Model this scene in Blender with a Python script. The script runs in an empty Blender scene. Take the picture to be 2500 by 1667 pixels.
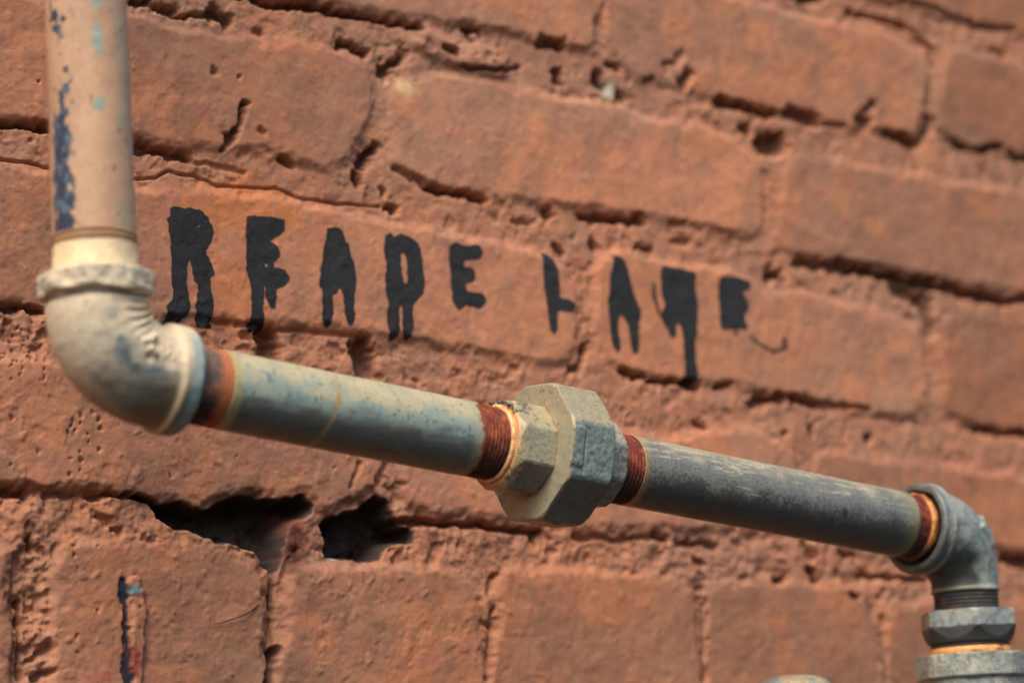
import bpy, math, random
import numpy as np
from mathutils import Matrix, Vector

# ------------------------------------------------------------------ camera, sky, sun, exposure
CAM_POS=(-0.69980,-0.93099,-0.15979)
CAM_R=(0.818986,-0.573395,-0.021910)
CAM_U=(-0.107331,-0.190588,0.975785)
CAM_F=(0.563686,0.796803,0.217632)

scene = bpy.context.scene
col = scene.collection
cd = bpy.data.cameras.new('camera')
cam = bpy.data.objects.new('camera', cd); col.objects.link(cam)
R, U, F, Pc = map(Vector, (CAM_R, CAM_U, CAM_F, CAM_POS))
cam.matrix_world = Matrix(((R.x, U.x, -F.x, Pc.x), (R.y, U.y, -F.y, Pc.y), (R.z, U.z, -F.z, Pc.z), (0, 0, 0, 1)))
cd.sensor_width = 36; cd.lens = 90; cd.clip_start = 0.01; cd.clip_end = 50
cd.dof.use_dof = True; cd.dof.focus_distance = 1.045; cd.dof.aperture_fstop = 5.2; cd.dof.aperture_blades = 7
scene.camera = cam

SUN_DIR = Vector((-0.49, -0.40, 0.78)).normalized()          # towards the light
elev = math.asin(SUN_DIR.z); azim = math.atan2(SUN_DIR.x, SUN_DIR.y)
world = bpy.data.worlds.new('World'); scene.world = world; world.use_nodes = True
wn = world.node_tree; wn.nodes.clear()
sky = wn.nodes.new('ShaderNodeTexSky'); sky.sky_type = 'NISHITA'; sky.sun_disc = False
sky.sun_elevation = elev; sky.sun_rotation = azim
sky.dust_density = 4.0; sky.air_density = 1.0; sky.ozone_density = 1.0
bgn = wn.nodes.new('ShaderNodeBackground'); bgn.inputs['Strength'].default_value = 0.09
wo = wn.nodes.new('ShaderNodeOutputWorld')
wn.links.new(sky.outputs[0], bgn.inputs[0]); wn.links.new(bgn.outputs[0], wo.inputs[0])
sd = bpy.data.lights.new('sun', 'SUN'); sd.energy = 1.5; sd.angle = math.radians(33); sd.color = (1.0, 0.90, 0.74)
sun = bpy.data.objects.new('sun', sd); col.objects.link(sun)
sun.rotation_euler = (-SUN_DIR).to_track_quat('-Z', 'Y').to_euler()
scene.view_settings.view_transform = 'Standard'; scene.view_settings.look = 'None'
scene.view_settings.gamma = 1.0; scene.view_settings.exposure = 0.80

# ------------------------------------------------------------------ traced wall data, millimetres on the wall plane (x, z)
BRICKS = [
  [[-313.7,216.5],[-277.2,214.2],[-235.4,215.5],[-220.9,213.4],[-206.3,213.8],[-191.5,213.3],[-180.8,216.9],[-169.9,215.3],[-156.8,218.3],[-138.9,217.5],[-125.3,215.9],[-115.8,209.4],[-115.0,198.3],[-117.0,185.8],[-121.7,174.9],[-130.4,165.1],[-139.4,159.1],[-152.6,159.1],[-174.3,160.7],[-189.3,161.3],[-193.5,159.7],[-212.3,157.8],[-234.7,157.1],[-274.2,158.3],[-295.2,156.8],[-312.0,155.5]],
  [[-107.1,202.7],[-101.2,209.3],[-88.2,214.9],[-69.0,217.6],[-47.1,217.2],[-22.2,217.2],[-1.9,216.3],[16.2,217.2],[37.3,215.7],[58.8,216.1],[80.7,215.7],[97.2,211.6],[106.7,205.2],[111.8,195.8],[114.1,184.9],[111.7,168.9],[102.8,161.0],[83.4,160.6],[56.2,161.3],[35.0,161.6],[8.9,160.7],[-11.4,160.4],[-36.4,159.0],[-58.3,158.9],[-79.8,158.9],[-96.1,162.2],[-106.4,167.1],[-110.2,176.7],[-110.8,188.8]],
  [[124.2,197.7],[129.6,205.7],[146.0,212.4],[172.7,212.4],[203.1,213.0],[234.3,213.0],[266.4,214.2],[296.8,215.7],[382.4,217.4],[375.3,152.9],[291.1,155.1],[242.2,155.0],[211.1,155.8],[174.8,156.5],[145.3,155.4],[128.0,155.4],[120.3,161.1],[120.8,179.1]],
  [[-211.0,285.0],[14.4,308.7],[11.9,254.8],[6.6,238.5],[-11.4,239.1],[-34.2,238.7],[-58.8,239.5],[-94.9,237.4],[-129.7,236.6],[-174.3,234.2],[-210.7,233.4]],
  [[19.2,296.3],[59.5,290.9],[101.3,287.6],[130.0,286.1],[144.8,286.6],[159.6,286.6],[190.1,288.0],[214.7,285.3],[228.5,279.3],[232.4,269.1],[228.7,254.0],[223.7,238.8],[213.7,230.0],[192.0,228.9],[155.8,227.8],[120.9,228.5],[84.1,228.6],[59.4,230.0],[37.9,230.8],[22.2,236.9],[14.3,248.6],[13.4,268.3]],
  [[241.5,282.9],[253.3,288.7],[282.7,287.8],[303.4,287.7],[390.5,291.5],[383.9,231.5],[298.2,231.1],[264.6,230.8],[245.3,231.4],[234.7,238.1],[234.7,257.4]],
  [[163.1,340.3],[397.8,358.3],[392.1,306.0],[287.3,302.3],[254.3,301.2],[216.0,302.5],[175.8,302.5],[157.9,305.7]],
  [[-31.5,332.1],[142.1,340.7],[142.4,296.8],[101.7,294.6],[24.6,297.4],[-32.3,305.4]],
  [[-322.7,139.7],[-294.8,140.0],[-275.8,140.5],[-262.6,140.6],[-260.4,121.5],[-259.5,94.1],[-262.2,82.5],[-293.4,80.0],[-320.9,77.7]],
  [[-255.4,139.8],[-230.5,140.7],[-212.2,143.8],[-195.5,143.6],[-174.4,145.1],[-152.7,143.9],[-130.6,143.9],[-107.9,142.7],[-84.8,142.9],[-65.9,141.4],[-46.6,142.0],[-29.5,140.1],[-17.2,136.5],[-8.0,128.3],[-4.9,115.2],[-4.6,102.7],[-7.5,91.1],[-16.4,84.0],[-31.2,83.8],[-55.3,83.9],[-85.8,85.7],[-113.2,86.6],[-135.5,86.5],[-163.7,85.2],[-182.8,83.6],[-205.6,82.9],[-229.9,82.0],[-254.5,81.9]],
  [[4.9,135.2],[9.5,141.7],[21.3,145.4],[39.6,146.1],[66.3,145.2],[93.6,143.9],[103.1,141.2],[111.2,136.0],[135.6,139.6],[164.6,137.5],[194.3,135.4],[212.2,130.6],[216.0,120.7],[219.2,102.7],[216.4,86.5],[202.1,78.4],[175.3,79.3],[146.2,80.3],[118.0,82.7],[90.3,84.3],[63.3,83.7],[36.9,83.2],[18.9,85.5],[7.7,91.6],[3.0,103.6],[2.4,120.2]],
  [[229.3,131.4],[237.6,138.1],[260.3,143.8],[290.2,145.4],[374.6,146.6],[367.0,76.6],[284.1,78.9],[251.5,79.5],[233.1,83.5],[226.4,96.6],[226.4,114.9]],
  [[-320.4,60.2],[-293.0,62.3],[-272.4,62.8],[-235.6,60.3],[-199.4,60.3],[-163.8,60.1],[-131.4,58.6],[-113.6,55.4],[-109.3,46.2],[-111.7,28.7],[-116.8,18.7],[-127.4,12.3],[-139.4,6.7],[-146.7,7.5],[-149.9,11.6],[-153.1,14.7],[-161.8,12.0],[-171.9,12.0],[-182.7,11.9],[-189.5,10.2],[-199.9,5.0],[-211.2,6.2],[-223.8,6.6],[-236.5,8.3],[-263.8,7.7],[-291.7,6.5],[-318.8,5.3]],
  [[-103.5,58.3],[-62.9,63.2],[-14.6,62.7],[15.4,60.4],[41.0,57.5],[62.3,62.5],[89.4,67.1],[111.3,63.7],[124.8,56.2],[126.6,39.1],[122.7,21.7],[111.2,14.6],[73.1,13.2],[33.8,10.6],[-4.1,10.1],[-40.6,9.1],[-75.8,9.8],[-96.3,10.7],[-104.1,15.8],[-106.1,34.9]],
  [[136.0,53.9],[144.8,59.0],[174.0,60.3],[218.9,59.6],[282.1,57.9],[364.6,54.8],[359.9,12.0],[278.2,15.2],[230.6,15.7],[200.3,16.0],[170.8,16.3],[142.2,17.7],[132.8,26.7],[132.4,41.7]],
  [[-327.0,-17.3],[-291.2,-15.0],[-282.9,-16.6],[-285.2,-23.2],[-285.5,-40.3],[-284.3,-80.7],[-325.0,-81.7]],
  [[-266.3,-20.4],[-263.5,-11.5],[-250.2,-8.9],[-234.8,-8.3],[-215.1,-9.3],[-199.1,-8.8],[-184.8,-10.5],[-174.5,-15.0],[-170.3,-23.8],[-171.4,-38.4],[-172.0,-49.3],[-172.9,-77.9],[-265.1,-80.2],[-266.6,-48.0]],
  [[-163.0,-21.6],[-157.7,-14.9],[-140.7,-12.0],[-121.1,-11.4],[-98.9,-10.5],[-78.5,-10.8],[-67.0,-14.4],[-63.1,-23.8],[-63.0,-39.1],[-65.0,-75.2],[-163.2,-77.7],[-164.1,-43.5]],
  [[-53.0,-13.6],[-45.8,-9.3],[-21.8,-6.9],[7.7,-7.2],[38.2,-6.4],[53.6,-9.6],[59.7,-17.5],[59.7,-33.8],[57.0,-74.1],[-55.8,-76.9],[-56.0,-38.8]],
  [[65.1,-15.2],[72.0,-9.7],[99.0,-6.1],[135.0,-5.1],[163.4,-6.8],[170.1,-14.0],[167.3,-73.6],[60.9,-74.0]],
  [[181.5,-17.7],[192.2,-12.9],[228.5,-9.9],[276.0,-8.6],[357.7,-8.0],[350.8,-71.6],[176.0,-73.4]],
]
VOIDS = [[[[-235.0,8.1],[-229.1,9.0],[-223.8,6.6],[-211.2,6.6],[-199.9,5.0],[-189.5,10.2],[-182.7,12.1],[-171.9,12.0],[-161.8,12.0],[-153.1,14.7],[-148.7,10.7],[-150.0,7.3],[-155.5,4.3],[-160.4,1.5],[-162.7,-6.2],[-164.0,-12.5],[-165.5,-16.3],[-168.2,-18.6],[-172.0,-16.1],[-174.5,-12.8],[-179.0,-10.3],[-186.8,-8.4],[-196.4,-6.5],[-206.7,-3.9],[-215.1,-2.7],[-219.5,0.2],[-223.1,4.5]],30],[[[-137.0,7.1],[-131.8,8.9],[-125.9,10.9],[-120.8,14.6],[-116.8,17.4],[-110.8,15.9],[-108.6,11.7],[-105.3,7.0],[-97.1,3.9],[-97.6,-2.0],[-108.8,-3.5],[-114.5,-9.9],[-127.7,-11.4],[-137.2,-11.4],[-141.1,-9.3],[-141.2,-3.7],[-143.8,0.8],[-142.2,5.6]],30]]
CRACKS = [
  [[[-308.7,139.2],[-293.8,141.5],[-286.2,141.9],[-279.5,141.8],[-272.3,141.1]],0.9,4],
  [[[-309.1,154.8],[-294.1,156.5],[-282.7,157.4],[-272.7,157.9]],2.77,8],
  [[[-235.4,155.2],[-226.3,155.8],[-217.1,155.2],[-208.8,154.9]],4.44,8],
  [[[-208.8,154.1],[-194.2,153.5],[-181.5,152.5]],2.28,3],
  [[[-235.3,142.3],[-223.8,144.0],[-218.3,148.1],[-213.3,146.7],[-204.2,148.1],[-194.2,145.2],[-177.6,146.8],[-166.0,147.9],[-155.6,145.3],[-134.4,145.6],[-112.9,147.8]],0.92,4],
  [[[-182.4,183.1],[-184.9,173.6],[-188.5,167.0],[-192.1,161.2]],2.54,9],
  [[[-188.5,167.4],[-190.4,166.3]],3.12,8],
  [[[-175.1,173.0],[-172.9,171.8]],1.95,4],
  [[[-164.7,160.9],[-161.0,160.7],[-157.7,160.0]],2.73,6],
  [[[-197.7,195.8],[-197.5,194.8]],2.73,5],
  [[[-185.6,194.6],[-184.8,195.5]],1.56,3],
  [[[-235.2,220.8],[-227.0,220.8]],5.07,9],
  [[[-222.2,220.2],[-216.6,220.1]],5.07,9],
  [[[-216.6,218.1],[-209.2,218.3],[-200.8,221.1]],2.34,6],
  [[[-197.6,222.9],[-193.4,221.3],[-190.2,219.5]],6.63,10],
  [[[-175.1,218.7],[-172.9,217.9]],2.8,5],
  [[[-185.9,233.1],[-172.9,232.4],[-162.8,232.3],[-147.6,234.6],[-128.4,234.2]],3.6,11],
  [[[-128.4,234.2],[-114.4,234.5],[-102.7,234.6],[-89.0,235.5]],2.87,9],
  [[[-64.0,237.2],[-59.1,239.8]],4.62,9],
  [[[-132.4,219.5],[-127.2,219.8],[-119.6,217.9]],4.4,9],
  [[[-99.4,219.4],[-104.2,216.3],[-108.9,212.4],[-110.8,208.3]],5.46,10],
  [[[-78.0,227.4],[-70.8,226.2]],3.15,7],
  [[[-67.3,220.1],[-57.6,221.2],[-49.5,221.9],[-40.3,224.0],[-35.7,225.8]],1.72,6],
  [[[-23.5,239.9],[-16.6,241.5],[-10.8,240.9]],4.4,8],
  [[[-12.0,228.3],[-11.9,222.9]],5.16,14],
  [[[11.0,228.6],[12.2,226.6]],6.88,14],
  [[[18.4,236.9],[24.1,235.7]],3.52,8],
  [[[23.0,221.4],[24.1,221.2]],4.84,8],
  [[[63.3,235.9],[67.4,241.1]],5.4,9],
  [[[52.4,240.7],[58.0,245.0],[62.3,249.1]],4.5,4],
  [[[44.8,233.8],[39.9,231.8]],3.08,5],
  [[[141.6,295.7],[153.5,296.6]],7.2,10],
  [[[84.8,229.2],[100.2,229.0],[108.7,228.1],[116.1,228.0],[121.6,229.4]],4.95,8],
  [[[131.2,230.9],[140.5,230.6],[150.8,230.0]],6.44,8],
  [[[152.3,229.8],[168.6,229.6]],2.82,4],
  [[[179.4,233.7],[185.6,235.6]],6.11,8],
  [[[183.8,240.5],[187.8,244.3]],4.32,6],
  [[[197.5,231.0],[209.9,230.5],[217.5,228.9]],4.8,8],
  [[[217.4,227.9],[223.9,230.9],[228.6,237.8],[230.2,242.4]],5.76,10],
  [[[100.5,219.1],[104.7,217.9]],4.6,8],
  [[[114.9,212.8],[120.6,212.5],[124.5,215.4]],11.04,14],
  [[[175.9,293.3],[196.5,293.8],[211.4,293.7],[222.7,292.1],[237.2,283.1]],3.19,6],
  [[[212.4,306.0],[234.7,307.6],[250.6,304.9],[267.4,302.9],[299.3,306.3]],3.25,5],
  [[[266.8,303.5],[267.9,301.8]],5.1,7],
  [[[233.7,278.3],[231.7,253.2]],3.68,3.5],
  [[[247.9,233.0],[252.6,231.5]],4.41,7],
  [[[267.3,233.1],[275.7,235.6],[282.3,236.2]],4.41,8],
  [[[287.0,233.7],[293.6,233.0],[317.2,233.4]],4.5,6],
  [[[278.8,290.1],[288.9,291.6]],3.57,5],
  [[[-104.9,166.4],[-95.6,163.7],[-87.5,160.0]],2.4,5],
  [[[-86.3,159.8],[-75.7,158.9],[-66.2,159.4],[-57.8,158.6]],3.48,8],
  [[[-114.6,175.0],[-117.4,171.2],[-122.0,165.8]],5.2,11],
  [[[-125.5,159.9],[-124.0,155.5]],4.0,11],
  [[[-111.9,153.6],[-111.2,154.9]],2.4,6],
  [[[-108.6,147.3],[-104.4,147.2]],3.6,8],
  [[[-21.0,157.5],[-18.8,156.6]],4.2,7],
  [[[-1.0,158.4],[15.9,159.3],[35.1,161.8]],4.3,9],
  [[[53.0,163.4],[61.0,163.4]],2.86,5],
  [[[-39.7,151.2],[-31.1,151.5]],2.87,5],
  [[[3.9,146.6],[8.1,143.4]],3.78,8],
  [[[-17.7,142.1],[-12.3,138.6]],3.69,8],
  [[[31.1,147.7],[40.3,147.8]],3.01,6],
  [[[53.9,154.6],[63.3,155.0]],3.01,5],
  [[[-303.4,79.2],[-292.3,80.1],[-281.1,80.9],[-274.1,80.7]],2.88,8],
  [[[-198.1,85.6],[-189.8,85.4]],1.85,4],
  [[[-185.6,85.7],[-170.8,86.1]],2.22,4],
  [[[-164.4,85.8],[-138.4,86.6],[-120.6,87.1]],1.52,3.5],
  [[[-181.4,81.5],[-175.1,81.2]],3.8,5],
  [[[-170.9,81.7],[-168.3,76.3]],8.74,14],
  [[[-127.4,82.6],[-118.5,81.6]],4.29,8],
  [[[-122.9,82.1],[-121.3,72.6]],10.14,14],
  [[[-9.6,84.1],[-5.0,86.6],[-0.4,95.4]],4.51,7],
  [[[18.3,86.1],[27.3,85.4],[36.3,83.6],[54.7,84.4],[65.3,83.7]],3.78,8],
  [[[76.1,84.4],[87.1,86.8]],2.52,6],
  [[[112.9,142.9],[121.1,146.6]],5.28,10],
  [[[114.0,146.4],[115.7,142.2]],4.95,9],
  [[[132.9,153.5],[153.3,154.7],[171.0,155.2]],5.85,7],
  [[[171.0,155.2],[201.7,154.0],[238.5,153.0]],6.3,11],
  [[[200.6,148.1],[218.8,144.5]],10.12,9],
  [[[220.3,144.7],[222.8,128.8]],9.87,10],
  [[[244.4,151.8],[259.9,150.9],[276.3,150.7]],6.58,10],
  [[[276.3,150.7],[303.0,155.1]],4.8,8],
  [[[98.9,76.9],[104.7,80.7],[119.3,82.8]],5.59,9],
  [[[124.4,83.1],[141.4,82.3]],4.4,8],
  [[[145.7,82.0],[176.1,82.7]],3.08,5],
  [[[63.1,65.7],[69.7,63.6]],2.73,6],
  [[[135.7,69.5],[136.7,66.8]],3.52,9],
  [[[175.2,69.7],[174.9,66.4]],3.6,9],
  [[[117.7,65.9],[119.1,65.2]],2.58,7],
  [[[249.3,79.0],[270.0,79.4],[296.0,80.8]],3.91,7],
  [[[-103.7,7.2],[-90.2,7.6],[-66.7,8.0],[-42.7,7.1],[-29.2,8.0]],2.85,7],
  [[[-32.1,6.6],[-31.7,3.7]],5.46,8],
  [[[-9.7,6.7],[10.2,6.7],[33.1,8.6]],2.8,5],
  [[[35.7,10.0],[43.4,9.3]],3.69,7],
  [[[51.2,8.1],[72.2,7.0]],3.69,6],
  [[[131.1,17.9],[130.4,10.6],[132.9,6.7]],5.59,7],
  [[[132.4,-1.8],[134.0,-3.2]],5.16,12],
  [[[107.9,-6.8],[114.9,-6.0]],2.94,7],
  [[[158.2,-11.3],[161.9,-12.0]],3.44,8],
  [[[151.0,8.9],[160.9,7.4]],3.08,6],
  [[[164.6,-1.5],[189.5,-1.4],[210.4,-1.1]],3.01,6],
  [[[59.9,-0.4],[65.1,-2.1]],3.28,6],
  [[[176.0,14.8],[202.6,13.8],[239.0,13.2]],3.01,6],
  [[[264.0,12.4],[295.9,10.9]],5.98,9],
  [[[-167.6,-16.1],[-168.1,-25.2],[-168.1,-34.4]],2.88,9],
  [[[-167.3,-52.4],[-168.5,-57.9],[-169.8,-64.8],[-169.8,-70.5]],4.68,11],
  [[[-168.1,-34.4],[-168.5,-52.5]],1.44,4],
  [[[-57.5,-29.0],[-58.6,-42.5],[-59.9,-59.7]],3.04,5],
  [[[64.3,-19.0],[62.2,-55.7]],3.28,4],
  [[[177.7,-21.9],[176.4,-52.0]],3.44,4],
  [[[-277.3,-12.1],[-275.7,-15.4]],3.06,7],
  [[[-280.5,-36.4],[-280.9,-48.3],[-280.2,-67.0]],2.04,6],
  [[[-267.5,-52.9],[-276.3,-59.2]],2.38,5],
  [[[-267.3,-64.0],[-274.3,-66.8]],2.72,6],
  [[[-284.5,-19.4],[-283.6,-43.3],[-282.7,-67.0]],1.19,3],
  [[[-290.6,5.4],[-279.5,6.2]],3.74,7],
  [[[-272.0,6.4],[-258.8,6.7]],2.04,4],
  [[[-253.1,7.4],[-236.7,8.3]],3.15,6],
  [[[-248.2,-1.4],[-245.2,-3.8]],4.55,5],
  [[[-241.3,-5.9],[-238.4,-6.4]],2.45,5],
  [[[-111.2,32.9],[-116.9,22.9]],2.66,4],
  [[[-125.7,29.8],[-130.2,20.0]],1.9,4],
  [[[-58.5,-21.3],[-54.8,-13.4]],3.12,4],
]
SPECKS = [[-288.6,68.4,0.34],[-292.0,59.2,0.77],[-277.1,67.2,0.42],[-290.0,71.3,0.85],[-275.4,52.4,0.37],[-286.9,62.9,0.8],[-274.6,66.3,0.68],[-282.7,67.7,0.3],[-273.2,54.9,0.44],[-273.9,61.7,0.8],[-282.6,65.6,0.52],[-290.0,61.2,0.27],[-292.7,69.8,0.59],[-283.3,58.8,0.37],[-284.7,64.8,0.42],[-286.0,69.9,0.61],[-274.3,75.6,0.39],[-277.2,72.3,0.46],[-289.9,74.2,0.7],[-274.0,53.2,0.87],[-293.0,58.3,0.75],[-284.5,53.1,0.78],[-287.3,67.7,0.33],[-285.2,55.6,0.25],[-292.5,61.4,0.48],[-287.2,58.6,0.52],[-289.3,74.0,0.35],[-279.2,75.4,0.56],[-288.0,57.2,0.59],[-276.8,59.6,0.56],[-288.6,74.4,0.52],[-287.9,50.9,0.57],[-293.0,70.5,0.38],[-288.4,56.9,0.27],[-273.4,59.9,0.51],[-274.1,63.3,0.73],[-283.1,72.1,0.82],[-274.0,56.7,0.67],[-276.3,62.6,0.59],[-279.6,71.5,0.85],[-272.8,60.3,0.87],[-279.1,60.9,0.32],[-272.9,75.8,0.35],[-279.9,63.4,0.85],[-288.7,59.5,0.25],[-274.6,62.9,0.76],[-274.6,61.7,0.37],[-279.0,61.0,0.75],[-283.6,75.2,0.26],[-280.7,61.3,0.64],[-290.5,61.9,0.59],[-293.0,50.4,0.3],[-281.8,62.5,0.45],[-288.4,58.8,0.3],[-291.0,59.9,0.58],[-284.0,51.8,0.28],[-274.7,71.5,0.79],[-284.6,72.7,0.82],[-289.8,66.6,0.46],[-281.6,52.6,0.24],[-286.9,67.0,0.71],[-283.3,71.5,0.8],[-285.8,58.7,0.65],[-279.1,70.8,0.84],[-283.3,56.0,0.81],[-276.7,68.9,0.33],[-276.9,65.1,0.33],[-291.7,61.1,0.36],[-274.1,66.9,0.47],[-280.3,69.2,0.86],[-261.0,36.7,0.71],[-261.6,34.8,0.99],[-257.1,38.9,0.8],[-257.4,36.4,0.78],[-254.4,32.4,0.61],[-254.0,29.4,0.61],[-248.5,34.8,1.17],[-249.2,38.4,1.1],[-249.1,26.2,1.08],[-257.5,24.3,1.08],[-262.8,32.3,1.17],[-259.9,32.9,0.7],[-252.6,41.7,0.95],[-278.2,62.8,0.9],[-279.8,59.9,0.94],[-287.2,35.5,1.16],[-275.7,62.5,1.06],[-257.1,21.2,0.98],[-257.4,17.0,0.56],[-261.9,14.9,0.83],[-287.1,17.0,0.84],[-262.0,21.7,0.87],[-259.5,-13.6,0.81],[-257.6,-12.6,0.92],[-248.5,-12.9,0.65],[-259.1,-17.1,0.96],[-257.4,-21.8,0.7],[-248.1,-38.4,0.8],[-257.3,-49.4,0.95],[-256.9,-55.8,0.85],[-217.3,17.8,0.65],[-186.6,28.3,0.62],[-139.1,27.8,0.66],[-229.8,-36.9,0.81],[-275.5,23.1,1.0],[-278.5,176.2,1.0]]
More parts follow.
